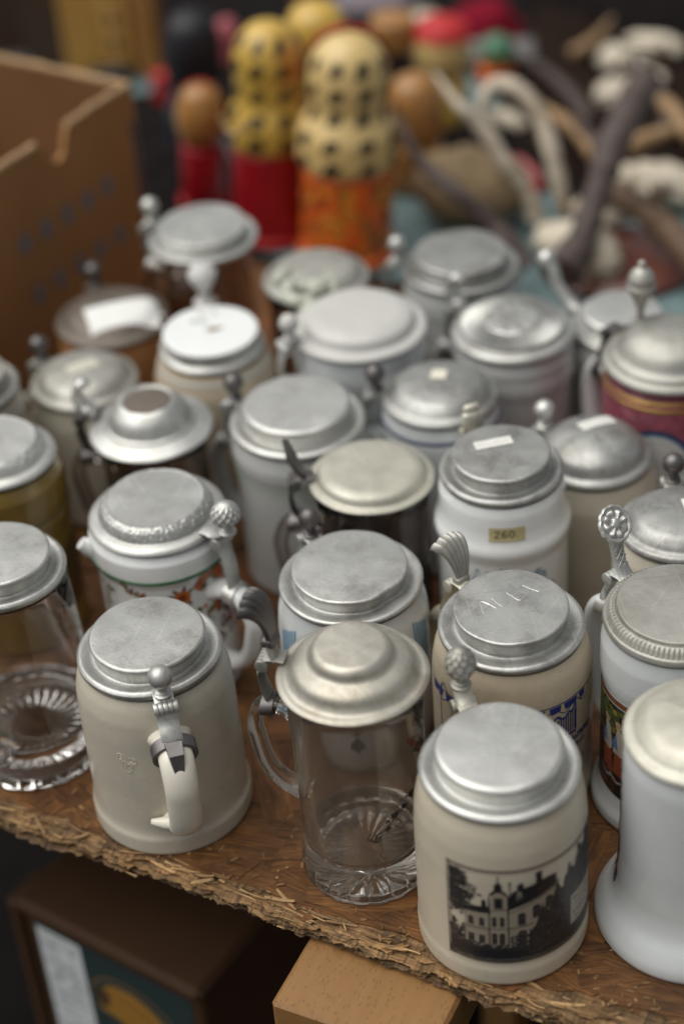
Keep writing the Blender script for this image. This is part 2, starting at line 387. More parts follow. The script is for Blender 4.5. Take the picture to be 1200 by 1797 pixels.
# ------------------------------------------------------------------ mesh helpers
class MB:
    """collects vertices and faces; build() links them as one mesh object"""
    def __init__(s):
        s.v, s.f, s.uv, s.tone = [], [], {}, []
    def add(s, verts, faces, tone=None, uvs=None):
        o = len(s.v)
        s.v += [tuple(p) for p in verts]
        for k, f in enumerate(faces):
            if uvs is not None:
                s.uv[len(s.f)] = [uvs[i] for i in f]
            s.f.append(tuple(i + o for i in f))
        s.tone += [tone or (1, 1, 1)] * len(verts)
        return s
    def lathe(s, prof, seg=72, mod=None, a0=0, a1=None, mat=None):
        """prof: (r,z) list. mod(i,theta,r,z)->(r,z). Open arc when a1 given."""
        full = a1 is None
        n = seg if full else seg + 1
        ths = [a0 + (2 * math.pi if full else a1 - a0) * k / seg for k in range(n)]
        V, rows = [], []
        for i, (r, z) in enumerate(prof):
            if r < 1e-6:
                rows.append([len(V)] * n); V.append((0, 0, z)); continue
            row = []
            for th in ths:
                rr, zz = mod(i, th, r, z) if mod else (r, z)
                row.append(len(V)); V.append((rr * math.cos(th), rr * math.sin(th), zz))
            rows.append(row)
        F = []
        for i in range(len(rows) - 1):
            a, b = rows[i], rows[i + 1]
            for k in range(seg):
                k2 = (k + 1) % n
                q = [a[k], a[k2], b[k2], b[k]]
                q2 = []
                for x in q:
                    if x not in q2: q2.append(x)
                if len(q2) > 2: F.append(q2)
        if mat is not None:
            V = [mat @ Vector(p) for p in V]
        return s.add(V, F)
    def tube(s, path, rad, seg=16, flat=None, side=None, caps=True):
        """path: points; rad: list of radii (or (a,b) pairs: a along `side`, b across)"""
        P = [Vector(p) for p in path]
        N = len(P)
        V, F = [], []
        prev = None
        for i, p in enumerate(P):
            t = (P[min(i + 1, N - 1)] - P[max(i - 1, 0)]).normalized()
            if side is not None:
                u = Vector(side) - t * t.dot(Vector(side))
            elif prev is None:
                u = t.orthogonal()
            else:
                u = prev - t * t.dot(prev)
            u.normalize(); prev = u
            w = t.cross(u)
            r = rad[i] if isinstance(rad, (list, tuple)) else rad
            ra, rb = r if isinstance(r, (list, tuple)) else (r, r)
            for k in range(seg):
                a = 2 * math.pi * k / seg
                V.append(p + u * (ra * math.cos(a)) + w * (rb * math.sin(a)))
        for i in range(N - 1):
            for k in range(seg):
                k2 = (k + 1) % seg
                F.append((i * seg + k, i * seg + k2, (i + 1) * seg + k2, (i + 1) * seg + k))
        if caps:
            F.append(tuple(range(seg))[::-1]); F.append(tuple((N - 1) * seg + k for k in range(seg)))
        return s.add(V, F)
    def box(s, c, d, mat=None, bev=0.0, tone=None):
        x, y, z = (q / 2 for q in d)
        V = [Vector((sx * x, sy * y, sz * z)) for sz in (-1, 1) for sy in (-1, 1) for sx in (-1, 1)]
        F = [(0, 2, 3, 1), (4, 5, 7, 6), (0, 1, 5, 4), (2, 6, 7, 3), (0, 4, 6, 2), (1, 3, 7, 5)]
        if bev:
            return s.prism_round(c, d, bev, mat)
        T = Matrix.Translation(Vector(c))
        if mat is not None: T = T @ mat
        return s.add([T @ p for p in V], F, tone)
    def prism_round(s, c, d, bev, mat=None):
        """box with all edges rounded by one chamfer ring"""
        x, y, z = (q / 2 for q in d)
        b = bev
        V, idx = [], {}
        for sx in (-1, 1):
            for sy in (-1, 1):
                for sz in (-1, 1):
                    for ax in range(3):
                        p = [sx * (x - b), sy * (y - b), sz * (z - b)]
                        p[ax] = (sx * x, sy * y, sz * z)[ax]
                        idx[(sx, sy, sz, ax)] = len(V); V.append(Vector(p))
        F = []
        for ax in range(3):
            o = [a for a in range(3) if a != ax]
            for sg in (-1, 1):
                q = []
                for (p1, p2) in ((-1, -1), (1, -1), (1, 1), (-1, 1)):
                    t = [0, 0, 0]; t[ax] = sg; t[o[0]] = p1; t[o[1]] = p2
                    q.append(idx[(*t, ax)])
                F.append(q)
            for p1 in (-1, 1):
                for p2 in (-1, 1):
                    q = []
                    for (sg, oo) in ((-1, 0), (1, 0), (1, 1), (-1, 1)):
                        t = [0, 0, 0]; t[ax] = sg; t[o[0]] = p1; t[o[1]] = p2
                        q.append(idx[(*t, o[oo])])
                    F.append(q)
        for sx in (-1, 1):
            for sy in (-1, 1):
                for sz in (-1, 1):
                    F.append([idx[(sx, sy, sz, a)] for a in range(3)])
        T = Matrix.Translation(Vector(c))
        if mat is not None: T = T @ mat
        return s.add([T @ p for p in V], F)
    def blob(s, c, rad, seg=24, rings=14, mat=None, fn=None):
        V, rows = [], []
        for i in range(rings + 1):
            ph = math.pi * i / rings
            if i in (0, rings):
                rows.append([len(V)] * seg)
                d = Vector((0, 0, math.cos(ph))); k_ = fn(d) if fn else 1
                V.append(Vector((d.x * rad[0], d.y * rad[1], d.z * rad[2])) * k_); continue
            row = []
            for k in range(seg):
                th = 2 * math.pi * k / seg
                d = Vector((math.sin(ph) * math.cos(th), math.sin(ph) * math.sin(th), math.cos(ph)))
                k_ = fn(d) if fn else 1
                row.append(len(V)); V.append(Vector((d.x * rad[0], d.y * rad[1], d.z * rad[2])) * k_)
            rows.append(row)
        F = []
        for i in range(rings):
            for k in range(seg):
                q = [rows[i][k], rows[i + 1][k], rows[i + 1][(k + 1) % seg], rows[i][(k + 1) % seg]]
                u = []
                for x in q:
                    if x not in u: u.append(x)
                F.append(u)
        T = Matrix.Translation(Vector(c))
        if mat is not None: T = T @ mat
        return s.add([T @ p for p in V], F)
    def xform(s, mat, start=0):
        for i in range(start, len(s.v)):
            s.v[i] = tuple(mat @ Vector(s.v[i]))
        return s
    def mesh(s, name, mat, sharp=38, smooth=True, fix=True):
        me = bpy.data.meshes.new(name)
        me.from_pydata(s.v, [], s.f)
        if fix:
            import bmesh
            bm = bmesh.new(); bm.from_mesh(me)
            bmesh.ops.recalc_face_normals(bm, faces=bm.faces)
            bm.to_mesh(me); bm.free()
        if s.uv:
            ul = me.uv_layers.new(name='UVMap')
            for p in me.polygons:
                u = s.uv.get(p.index)
                if u:
                    vid = list(s.f[p.index])
                    look = dict(zip(vid, u))
                    for li in p.loop_indices:
                        ul.data[li].uv = look[me.loops[li].vertex_index]
        if any(t != (1, 1, 1) for t in s.tone):
            ca = me.color_attributes.new('tone', 'FLOAT_COLOR', 'POINT')
            ca.data.foreach_set('color', np.array([(*t, 1) for t in s.tone], np.float32).ravel())
        if smooth:
            me.polygons.foreach_set('use_smooth', [True] * len(me.polygons))
            me.set_sharp_from_angle(angle=R(sharp))
        me.materials.append(mat)
        me.update()
        return me
    def build(s, name, mat, parent=None, **k):
        return link(name, s.mesh(name, mat, **k), parent)

def link(name, data, parent=None):
    o = bpy.data.objects.new(name, data)
    col.objects.link(o)
    if parent is not None: o.parent = parent
    return o

def tag(o, label=None, cat=None, group=None, kind=None):
    if label: o['label'] = label
    if cat: o['category'] = cat
    if group: o['group'] = group
    if kind: o['kind'] = kind
    return o

def thing(name, label, cat, loc=(0, 0, 0), rz=0, group=None):
    o = link(name, None)
    o.empty_display_size = 0.02
    o.location = loc
    o.rotation_euler = (0, 0, rz)
    return tag(o, label, cat, group)

def smooth_path(pts, n=24):
    """Catmull-Rom through points (tuples of any size)"""
    P = np.array(pts, float)
    P = np.vstack([2 * P[0] - P[1], P, 2 * P[-1] - P[-2]])
    out = []
    m_ = len(P) - 3
    for i in range(m_):
        p0, p1, p2, p3 = P[i:i + 4]
        k = max(2, n // m_)
        for t in np.linspace(0, 1, k, endpoint=False):
            out.append(0.5 * ((2 * p1) + (p2 - p0) * t + (2 * p0 - 5 * p1 + 4 * p2 - p3) * t * t + (3 * p1 - p0 - 3 * p2 + p3) * t ** 3))
    out.append(P[-2])
    return [tuple(p) for p in out]

def fillet(pts, r, n=4):
    """round the corners of an (r,z) polyline; r may be a list per point"""
    out = []
    for i, p in enumerate(pts):
        rr = r[i] if isinstance(r, (list, tuple)) else r
        if i in (0, len(pts) - 1) or rr <= 0:
            out.append(tuple(p)); continue
        a, b, c = (np.array(pts[j], float) for j in (i - 1, i, i + 1))
        la, lc = np.linalg.norm(a - b), np.linalg.norm(c - b)
        if la < 1e-9 or lc < 1e-9: out.append(tuple(p)); continue
        d = min(rr, la * 0.49, lc * 0.49)
        s_, e_ = b + (a - b) / la * d, b + (c - b) / lc * d
        for t in np.linspace(0, 1, n + 1):
            out.append(tuple((1 - t) ** 2 * s_ + 2 * t * (1 - t) * b + t * t * e_))
    return out

# ------------------------------------------------------------------ flat prints laid on curved walls
class Canvas:
    """paint in millimetres, origin at the lower left; colours are linear"""
    def __init__(s, w, h, step=0.45, bg=(0, 0, 0, 0)):
        s.w, s.h, s.step = w, h, step
        s.nu, s.nv = max(2, int(round(w / step))), max(2, int(round(h / step)))
        s.ss = 2
        s.c = np.zeros((s.nv * s.ss, s.nu * s.ss, 4), np.float32)
        s.c[:] = bg
        s.px = w / (s.nu * s.ss)
        s.X = (np.arange(s.nu * s.ss) + .5) * s.px
        s.Y = (np.arange(s.nv * s.ss) + .5) * h / (s.nv * s.ss)
    def _win(s, x0, x1, y0, y1):
        i0, i1 = np.searchsorted(s.X, (x0, x1)); j0, j1 = np.searchsorted(s.Y, (y0, y1))
        return slice(j0, j1), slice(i0, i1), s.X[i0:i1][None, :], s.Y[j0:j1][:, None]
    def _put(s, js, is_, a, colr):
        a = np.clip(a, 0, 1)[..., None] * (colr[3] if len(colr) > 3 else 1)
        d = s.c[js, is_]
        rgb = np.array(colr[:3], np.float32)
        na = a + d[..., 3:] * (1 - a)
        d[..., :3] = np.where(na > 1e-6, (rgb * a + d[..., :3] * d[..., 3:] * (1 - a)) / np.maximum(na, 1e-6), d[..., :3])
        d[..., 3:] = na
    def poly(s, pts, colr):
        P = np.array(pts, float)
        js, is_, X, Y = s._win(P[:, 0].min(), P[:, 0].max(), P[:, 1].min(), P[:, 1].max())
        ins = np.zeros((Y.shape[0], X.shape[1]), bool)
        for i in range(len(P)):
            (x1, y1), (x2, y2) = P[i], P[i - 1]
            if y1 == y2: continue
            ins ^= ((y1 > Y) != (y2 > Y)) & (X < (x2 - x1) * (Y - y1) / (y2 - y1) + x1)
        s._put(js, is_, ins.astype(np.float32), colr)
    def disc(s, c, r, colr, ry=None):
        ry = ry or r
        js, is_, X, Y = s._win(c[0] - r - .3, c[0] + r + .3, c[1] - ry - .3, c[1] + ry + .3)
        d = np.hypot((X - c[0]) / r, (Y - c[1]) / ry)
        s._put(js, is_, (1 - d) * min(r, ry) / s.px + .5, colr)
    def line(s, pts, w, colr):
        P = np.array(pts, float)
        js, is_, X, Y = s._win(P[:, 0].min() - w, P[:, 0].max() + w, P[:, 1].min() - w, P[:, 1].max() + w)
        if X.size == 0 or Y.size == 0: return
        best = np.full((Y.shape[0], X.shape[1]), 1e9)
        for i in range(len(P) - 1):
            a, b = P[i], P[i + 1]
            d = b - a; L = max(d @ d, 1e-12)
            t = np.clip(((X - a[0]) * d[0] + (Y - a[1]) * d[1]) / L, 0, 1)
            best = np.minimum(best, np.hypot(X - a[0] - t * d[0], Y - a[1] - t * d[1]))
        s._put(js, is_, (w / 2 - best) / s.px + .5, colr)
    def curve(s, pts, w, colr, n=30):
        s.line(smooth_path(pts, n), w, colr)
    def rect(s, x0, y0, x1, y1, colr):
        s.poly([(x0, y0), (x1, y0), (x1, y1), (x0, y1)], colr)
    def speckle(s, x0, y0, x1, y1, n, r, colr, rs):
        for _ in range(n):
            s.disc((rs.uniform(x0, x1), rs.uniform(y0, y1)), rs.uniform(*r), colr, rs.uniform(*r))
    def foliage(s, fn, x0, y0, x1, y1, n, r, cols, rs):
        for _ in range(n):
            x, y = rs.uniform(x0, x1), rs.uniform(y0, y1)
            if fn(x, y):
                s.disc((x, y), rs.uniform(*r), cols[rs.randrange(len(cols))], rs.uniform(*r))
    def grid(s):
        a = s.c.reshape(s.nv, s.ss, s.nu, s.ss, 4)
        al = a[..., 3:]
        A = al.mean((1, 3))
        C_ = (a[..., :3] * al).sum((1, 3)) / np.maximum(al.sum((1, 3)), 1e-6)
        return np.concatenate([C_, A], -1)

def print_on(name, cv, place, parent, mat='decal'):
    """place(u01, v01) -> xyz, vectorised; cell-centred samples become vertices"""
    g = cv.grid()
    nv, nu = g.shape[:2]
    U, V_ = np.meshgrid((np.arange(nu) + .5) / nu, (np.arange(nv) + .5) / nv)
    co = place(U.ravel(), V_.ravel())
    idx = np.arange(nu * nv).reshape(nv, nu)
    q = np.stack([idx[:-1, :-1], idx[:-1, 1:], idx[1:, 1:], idx[1:, :-1]], -1).reshape(-1, 4)
    al = g[..., 3].ravel()
    q = q[(al[q] > 0.02).any(1)]
    used = np.unique(q)
    mapi = -np.ones(nu * nv, int); mapi[used] = np.arange(len(used))
    me = bpy.data.meshes.new(name)
    me.from_pydata(co[used].tolist(), [], mapi[q].tolist())
    ca = me.color_attributes.new('print', 'FLOAT_COLOR', 'POINT')
    ca.data.foreach_set('color', g.reshape(-1, 4)[used].astype(np.float32).ravel())
    me.polygons.foreach_set('use_smooth', [True] * len(me.polygons))
    me.materials.append(M[mat])
    me.update()
    return link(name, me, parent)

def print_round(name, cv, prof, ang_mid, z0, parent, rot=0.0, mat='decal', lift=0.00025):
    """wrap a canvas round a turned body: prof = outer (r,z) profile, ang_mid world azimuth"""
    zs = np.array([p[1] for p in prof]); rs = np.array([p[0] for p in prof])
    o = np.argsort(zs, kind='stable'); zs, rs = zs[o], rs[o]
    rm = float(np.interp(z0 + cv.h / 2000, zs, rs))
    half = cv.w / 1000 / rm / 2
    def place(u, v):
        z = z0 + v * cv.h / 1000
        th = ang_mid - rot + (u * 2 - 1) * half
        r = np.interp(z, zs, rs) + lift
        return np.stack([r * np.cos(th), r * np.sin(th), z], -1)
    return print_on(name, cv, place, parent, mat)
# ------------------------------------------------------------------ the strand board on its trestle
# measured places in metres: centre x, centre y, lid radius, height of the lid seat
SPOT = {
  'S1': (-0.1310, 0.9288, 0.0472, 0.131),
  'S2': (-0.0017, 0.8586, 0.0470, 0.160),
  'S3': (0.0797, 0.7970, 0.0481, 0.133),
  'S4': (0.1973, 0.7915, 0.0460, 0.150),
  'S5': (-0.2306, 1.0010, 0.0441, 0.150),
  'S6': (-0.1288, 1.0641, 0.0485, 0.140),
  'S7': (0.0020, 0.9846, 0.0486, 0.130),
  'S8': (0.1020, 0.9222, 0.0474, 0.133),
  'S9': (0.2033, 0.8963, 0.0469, 0.150),
  'S10': (-0.2483, 1.1373, 0.0454, 0.150),
  'S11': (0.1123, 1.0611, 0.0432, 0.155),
  'S12': (0.1866, 1.1242, 0.0429, 0.115),
  'S13': (0.2241, 1.0005, 0.0408, 0.140),
  'S14': (0.0229, 1.0937, 0.0453, 0.135),
  'S15': (-0.0272, 1.1793, 0.0514, 0.130),
  'S16': (-0.1380, 1.1891, 0.0473, 0.130),
  'S17': (-0.1973, 1.2902, 0.0437, 0.110),
  'S18': (-0.2845, 1.2468, 0.0433, 0.140),
  'S19': (-0.0924, 1.2958, 0.0426, 0.130),
  'S20': (-0.0972, 1.4227, 0.0467, 0.160),
  'S21': (-0.1796, 1.3850, 0.0483, 0.110),
  'S22': (-0.0053, 1.3717, 0.0451, 0.140),
  'S23': (0.0253, 1.2740, 0.0538, 0.150),
  'S24': (0.1150, 1.3713, 0.0489, 0.140),
  'S25': (0.1462, 1.2725, 0.0493, 0.135),
  'S26': (0.0808, 1.1898, 0.0447, 0.135),
  'S27': (0.2347, 1.2889, 0.0402, 0.120),
  'S28': (0.2534, 1.1916, 0.0496, 0.150),
}
DOLLS = [(-0.055,1.720), (0.026,1.663), (-0.117,1.793), (0.003,1.845), (0.091,1.956), (0.144,1.946), (0.217,2.031), (0.102,1.802), (-0.127,1.930)]
ANTLER_A = [(0.214,1.649,0.030), (0.206,1.653,0.060), (0.185,1.658,0.090), (0.166,1.678,0.120), (0.145,1.687,0.140), (0.127,1.741,0.150)]
ANTLER_B = [(0.243,1.656,0.030), (0.237,1.647,0.060), (0.230,1.666,0.100), (0.219,1.687,0.130), (0.202,1.704,0.145), (0.184,1.716,0.145), (0.170,1.706,0.135), (0.163,1.688,0.120)]
ANTLER_C = [(0.220,1.517,0.045), (0.243,1.549,0.060), (0.262,1.579,0.090), (0.280,1.610,0.120), (0.304,1.649,0.140), (0.326,1.687,0.150)]
TINE_C = [(0.271,1.594,0.105), (0.269,1.618,0.120), (0.257,1.648,0.130)]
TINE_C2 = [(0.317,1.674,0.145), (0.318,1.709,0.150), (0.322,1.738,0.153)]
ANTLER_D = [(0.085,1.749,0.120), (0.093,1.731,0.100), (0.101,1.640,0.110), (0.127,1.596,0.100), (0.162,1.585,0.065), (0.193,1.557,0.030)]
ANTLER_E = [(0.278,1.666,0.050), (0.297,1.644,0.050), (0.319,1.611,0.045), (0.341,1.555,0.040), (0.362,1.497,0.030)]
TINE_E = [(0.322,1.603,0.045), (0.324,1.612,0.060), (0.320,1.615,0.075)]
ANTLER_F = [(0.243,1.870,0.050), (0.264,1.824,0.050), (0.279,1.783,0.050), (0.289,1.753,0.040)]
ANTLER_G = [(0.310,1.737,0.050), (0.335,1.752,0.055), (0.368,1.758,0.060)]
ANTLER_H = [(0.371,1.866,0.050), (0.382,1.815,0.050), (0.392,1.773,0.040)]
ANTLER_I = [(0.243,2.045,0.030), (0.267,2.000,0.030), (0.288,1.927,0.030), (0.299,1.853,0.030)]
ANTLER_J = [(0.304,2.032,0.030), (0.332,2.043,0.040), (0.356,2.056,0.060)]
ANTLER_K = [(0.304,1.738,0.030), (0.291,1.765,0.050), (0.268,1.787,0.070)]
ANTLER_L = [(0.373,2.019,0.050), (0.404,2.029,0.060), (0.428,2.025,0.080)]
ANTLER_M = [(0.373,1.811,0.030), (0.376,1.844,0.050), (0.364,1.897,0.060), (0.330,1.896,0.070)]
ANTLER_N = [(0.372,1.685,0.050), (0.344,1.663,0.070), (0.319,1.649,0.070), (0.303,1.649,0.050)]
BONES = [(0.243,1.598,0.030), (0.264,1.561,0.030), (0.355,2.006,0.030), (0.334,1.918,0.030), (0.403,2.036,0.030), (0.354,1.707,0.025), (0.313,1.720,0.025), (0.278,1.663,0.025), (0.373,1.963,0.030), (0.218,1.918,0.010)]
STUMP = [(0.156,1.713,0.040)]
PLAQUE = [(0.286,1.593,0.012)]
REDHAT = [(0.218,2.174,0.030)]
WOODS = [(-0.257,2.158,0.000), (-0.219,2.154,0.000), (-0.181,2.143,0.000), (-0.302,2.201,0.000), (-0.349,2.263,0.000), (-0.165,2.044,0.000), (0.024,2.284,0.000), (0.081,2.281,0.000), (-0.088,2.132,0.000), (0.084,2.208,0.000)]

YAW = R(-29.6)
EX = Vector((math.cos(YAW), math.sin(YAW), 0))           # along the torn front edge
EY = Vector((-math.sin(YAW), math.cos(YAW), 0))          # away from the viewer
E0 = Vector((-0.0945, 0.8344, 0))                        # a point of the front edge
BOARD = Matrix.Translation(E0) @ Matrix.Rotation(YAW, 4, 'Z')   # board frame: x along edge, y inwards
THICK = 0.0135

def edge_noise(x, seed, amp=1.0):
    return amp * (math.sin(x * 41 + seed) * .0016 + math.sin(x * 97 + seed * 2.3) * .0015 + math.sin(x * 233 + seed * 3.7) * .0011
                  + math.sin(x * 521 + seed * 5.1) * .0007 + math.sin(x * 14 + seed * .7) * .0022)

board = thing('strand_board', 'rough brown strand board table top with a torn splintered front edge', 'table top')
board.matrix_world = BOARD
mb = MB()
X0, X1, YB = -0.75, 0.80, 0.74
mb.box(((X0 + X1) / 2, (YB + .022) / 2, -.0095), (X1 - X0, YB - .022, THICK - .003))
mb.build('core', M['board'], board, smooth=False)

# torn layers of the edge: each its own ragged sheet, the upper ones torn further back
mb = MB()
rs = random.Random(3)
nl = 7
for k in range(nl):
    zt = -.0016 - k * (THICK - .002) / nl
    zb = zt - (THICK - .002) / nl * 1.02
    n = 760
    vv, tn = [], []
    for i in range(n + 1):
        x = -.42 + .95 * i / n
        back = (.0085, .0048, .0020, .0012, .0062, .0000, .0010)[k]
        jag = rs.uniform(-1, 1) * .0006 + (rs.random() < .05) * rs.uniform(-.0025, .002)
        y = back + edge_noise(x, 3, .75) + edge_noise(x, k * 1.9 + 1, .55) + jag
        sag = edge_noise(x * 1.7, k * 4.1 + 2, .35)
        vv += [(x, .034, zt), (x, y + .003, zt + sag * .3), (x + rs.uniform(-.0006, .0006), y, (zt * .6 + zb * .4) + sag), (x, y + .0022, zb + sag * .4), (x, .034, zb)]
    ff = []
    for i in range(n):
        for j in range(4):
            a = i * 5 + j
            ff.append((a, a + 5, a + 6, a + 1))
    sh = (.95, 1.15, 1.2, .9, .22, .55, .5)[k]  # dark tone of the set-back groove layer is shade put into colour
    o = len(mb.v)
    mb.add(vv, ff, uvs=[(p[0], p[1] + p[2] + k) for p in vv])
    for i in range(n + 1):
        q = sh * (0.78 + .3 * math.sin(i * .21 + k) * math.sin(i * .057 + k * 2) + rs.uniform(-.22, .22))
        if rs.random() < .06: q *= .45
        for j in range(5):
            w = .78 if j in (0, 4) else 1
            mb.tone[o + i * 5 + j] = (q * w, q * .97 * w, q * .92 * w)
tag(mb.build('torn_edge_layer', M['splinter_attr'], board, sharp=25), kind='stuff')

def chip(L, W, T, rs, curl=0.0):
    """an irregular flat strand, fibres along x, ragged ends"""
    n = 5
    top, pts = [], []
    for i in range(n + 1):
        t = i / n
        x = (t - .5) * L
        wl = W * .5 * (1 - .35 * abs(2 * t - 1) ** 4) * rs.uniform(.85, 1.08)
        wr = W * .5 * (1 - .35 * abs(2 * t - 1) ** 4) * rs.uniform(.85, 1.08)
        z = curl * (2 * t - 1) ** 2
        e0 = rs.uniform(-.06, .06) * L if i in (0, n) else 0
        e1 = rs.uniform(-.06, .06) * L if i in (0, n) else 0
        pts.append([(x + e0, -wl, z), (x + e1, wr, z)])
    V, F = [], []
    for a, b in pts:
        V += [a, b, (b[0], b[1], b[2] - T), (a[0], a[1], a[2] - T)]
    for i in range(n):
        for j in range(4):
            F.append((i * 4 + j, i * 4 + (j + 1) % 4, i * 4 + 4 + (j + 1) % 4, i * 4 + 4 + j))
    F.append((0, 3, 2, 1)); F.append((n * 4, n * 4 + 1, n * 4 + 2, n * 4 + 3))
    return V, F

# loose-looking strands of the upper face that can be told apart near the edge: one object each
rs = random.Random(11)
strand_meshes, strand_size = [], []
for k in range(14):
    q = MB(); LW = (rs.uniform(.06, .12), rs.uniform(.016, .036)); strand_size.append(LW); V, F = chip(*LW, .0005, rs)
    q.add(V, F, uvs=[(p[0], p[1]) for p in V])
    strand_meshes.append(q.mesh('wood_strand', M['strand'], smooth=False))
def lay(o, x, y, z, rz, tx=0, ty=0):
    o.matrix_local = Matrix.Translation((x, y, z)) @ Matrix.Rotation(rz, 4, 'Z') @ Matrix.Rotation(tx, 4, 'X') @ Matrix.Rotation(ty, 4, 'Y')
for k in range(170):
    o = link('wood_strand', strand_meshes[k % 14], board)
    x = rs.uniform(-.26, .36); y = .012 + abs(rs.gauss(0, .075))
    a = rs.gauss(.1, .4) if rs.random() < .7 else rs.uniform(-1.57, 1.57)
    L = .05
    Lk, Wk = strand_size[k % 14]
    reach_ = abs(math.sin(a)) * Lk * .58 + abs(math.cos(a)) * Wk * .6
    if y - reach_ < .007: y = reach_ + .007 + rs.uniform(0, .006)
    lay(o, x, y, -.0009 + .0009 * k / 170, a, rs.gauss(0, .006), rs.gauss(0, .004))
mb = MB()
for k in range(1500):
    V, F = chip(rs.uniform(.05, .11), rs.uniform(.012, .034), .0005, rs)
    x = rs.uniform(-.5, .62); y = rs.uniform(.03, .70)
    Tm = Matrix.Translation((x, y, -.0016 + .0008 * k / 1500)) @ Matrix.Rotation(rs.gauss(0, .9), 4, 'Z')
    q = rs.uniform(.7, 1.18)
    mb.add([Tm @ Vector(p) for p in V], F, tone=(q, q * rs.uniform(.9, 1), q * rs.uniform(.82, 1)), uvs=[(p[0] + k, p[1] + k * .37) for p in V])
tag(mb.build('strand_layer', M['strand_attr'], board, smooth=False), kind='stuff')

# pale splinters standing out of the torn edge
spl = []
for k in range(10):
    q = MB(); V, F = chip(rs.uniform(.005, .030) * rs.uniform(.6, 1), rs.uniform(.0006, .0030), rs.uniform(.0004, .0010), rs, curl=rs.uniform(-.0008, .0012))
    q.add(V, F, uvs=[(p[0], p[1]) for p in V])
    spl.append(q.mesh('splinter', M['splinter'], smooth=False))
for k in range(150):
    o = link('splinter', spl[k % 10], board)
    x = rs.uniform(-.24, .36)
    z = rs.choice((rs.uniform(-.0045, .0004), rs.uniform(-.0045, .0004), rs.uniform(-.012, -.0095)))
    y = edge_noise(x, 3, .75) + rs.uniform(.0022, .006) + max(0, z + .006) * 1.2
    lay(o, x, y, z, rs.gauss(0, .14), rs.uniform(-1.3, .3), rs.gauss(0, .07))
for k in range(22):                      # ragged curls lying on the upper rim
    o = link('splinter', spl[(k * 3) % 10], board)
    x = rs.uniform(-.24, .36)
    lay(o, x, rs.uniform(.005, .014), rs.uniform(-.0008, .0006), rs.gauss(0, .35), rs.gauss(0, .2), rs.gauss(0, .05))

cr = MB()
for k in range(420):                     # crumbs and dust flakes shed by the edge
    V, F = chip(rs.uniform(.0012, .006), rs.uniform(.0006, .002), .0004, rs)
    Tm = Matrix.Translation((rs.uniform(-.26, .36), abs(rs.gauss(.01, .05)) + .008, .0004)) @ Matrix.Rotation(rs.uniform(0, 6.28), 4, 'Z')
    q = rs.uniform(.6, 1.3)
    cr.add([Tm @ Vector(p) for p in V], F, tone=(q, q, q), uvs=[(p[0] + k, p[1] + k * .37) for p in V])
tag(cr.build('wood_crumbs', M['splinter_attr'], board, smooth=False), kind='stuff')

# beech trestle carrying the board
tre = thing('beech_trestle', 'smooth beech trestle beam sticking out under the torn board edge', 'trestle')
T0 = Vector((-0.0699, 0.7600, 0)); 
bd = Vector((-0.0489, 0.7998, 0)) - T0; bd.normalize()
bw = Vector((bd.y, -bd.x, 0))
ang_b = math.atan2(bd.y, bd.x)
L_, W_ = 0.95, 0.108
c = T0 + bd * (L_ / 2) + bw * (W_ / 2)
mb = MB().prism_round((0, 0, 0), (L_, W_, .040), .0025)
beam = mb.build('beam', M['beech'], tre, sharp=20)
beam.location = (c.x, c.y, -THICK - .0213 - .001); beam.rotation_euler = (0, 0, ang_b)
for s_ in (-1, 1):
    for q_ in (-1, 1):
        mb = MB().prism_round((0, 0, 0), (.045, .03, .655), .003)
        lg = mb.build('leg', M['beech'], tre, sharp=20)
        p_ = c + bd * (s_ * .24 + .12) + bw * (q_ * .04)
        lg.location = (p_.x, p_.y, -.3915)
        lg.rotation_euler = (0, 0, ang_b)
mb = MB().prism_round((0, 0, 0), (.44, .03, .05), .003)
st = mb.build('stretcher', M['beech'], tre, sharp=20)
st.location = (c.x + bd.x * .12, c.y + bd.y * .12, -.45); st.rotation_euler = (0, 0, ang_b)

# second table behind, under a teal cloth
tb = thing('cloth_table', 'table behind the mugs under a teal cloth', 'table')
tb.matrix_world = BOARD
MB().box((0.15, 1.60, -.014), (2.0, 1.70, .022)).build('tabletop', M['wood_dark'], tb, smooth=False)
mb = MB(); n = 60
V = [(-.87 + 2.04 * i / n, .752 + 1.72 * j / n, .0004 + .0014 * math.sin(i * 1.3 + j * .4) * math.sin(j * .9 + i * .2)) for j in range(n + 1) for i in range(n + 1)]
F = [(j * (n + 1) + i, j * (n + 1) + i + 1, (j + 1) * (n + 1) + i + 1, (j + 1) * (n + 1) + i) for j in range(n) for i in range(n)]
mb.add(V, F)
tag(mb.build('teal_tablecloth', M['teal_cloth'], None), 'teal cloth spread under the dolls and antlers', 'tablecloth').matrix_world = BOARD
for (x, y) in ((-.75, .85), (1.05, .85), (-.75, 2.35), (1.05, 2.35)):
    MB().box((x, y, -.372), (.05, .05, .693)).build('leg', M['wood_dark'], tb, smooth=False)

gm = MB()
gm.add([(-400, -400, -.72), (400, -400, -.72), (400, 400, -.72), (-400, 400, -.72)], [(0, 1, 2, 3)])
tag(gm.build('ground', M['asphalt'], None, smooth=False), kind='structure')

# ------------------------------------------------------------------ stein parts
def lid_profile(r, pts, fil):
    """pts: (fraction of r, millimetres) from the rim inwards to the centre"""
    p = [(0, 0.0018), (r - .006, 0.0018), (r - .0018, .0006), (r - .0002, .0022)] + [(r * f, z / 1000) for f, z in pts]
    if p[-1][0] > 1e-6: p.append((0, p[-1][1] + .0006))
    return fillet(p, [0, .0005, .0006, .0006] + [q / 1000 for q in fil] + [0] * 9, 5)

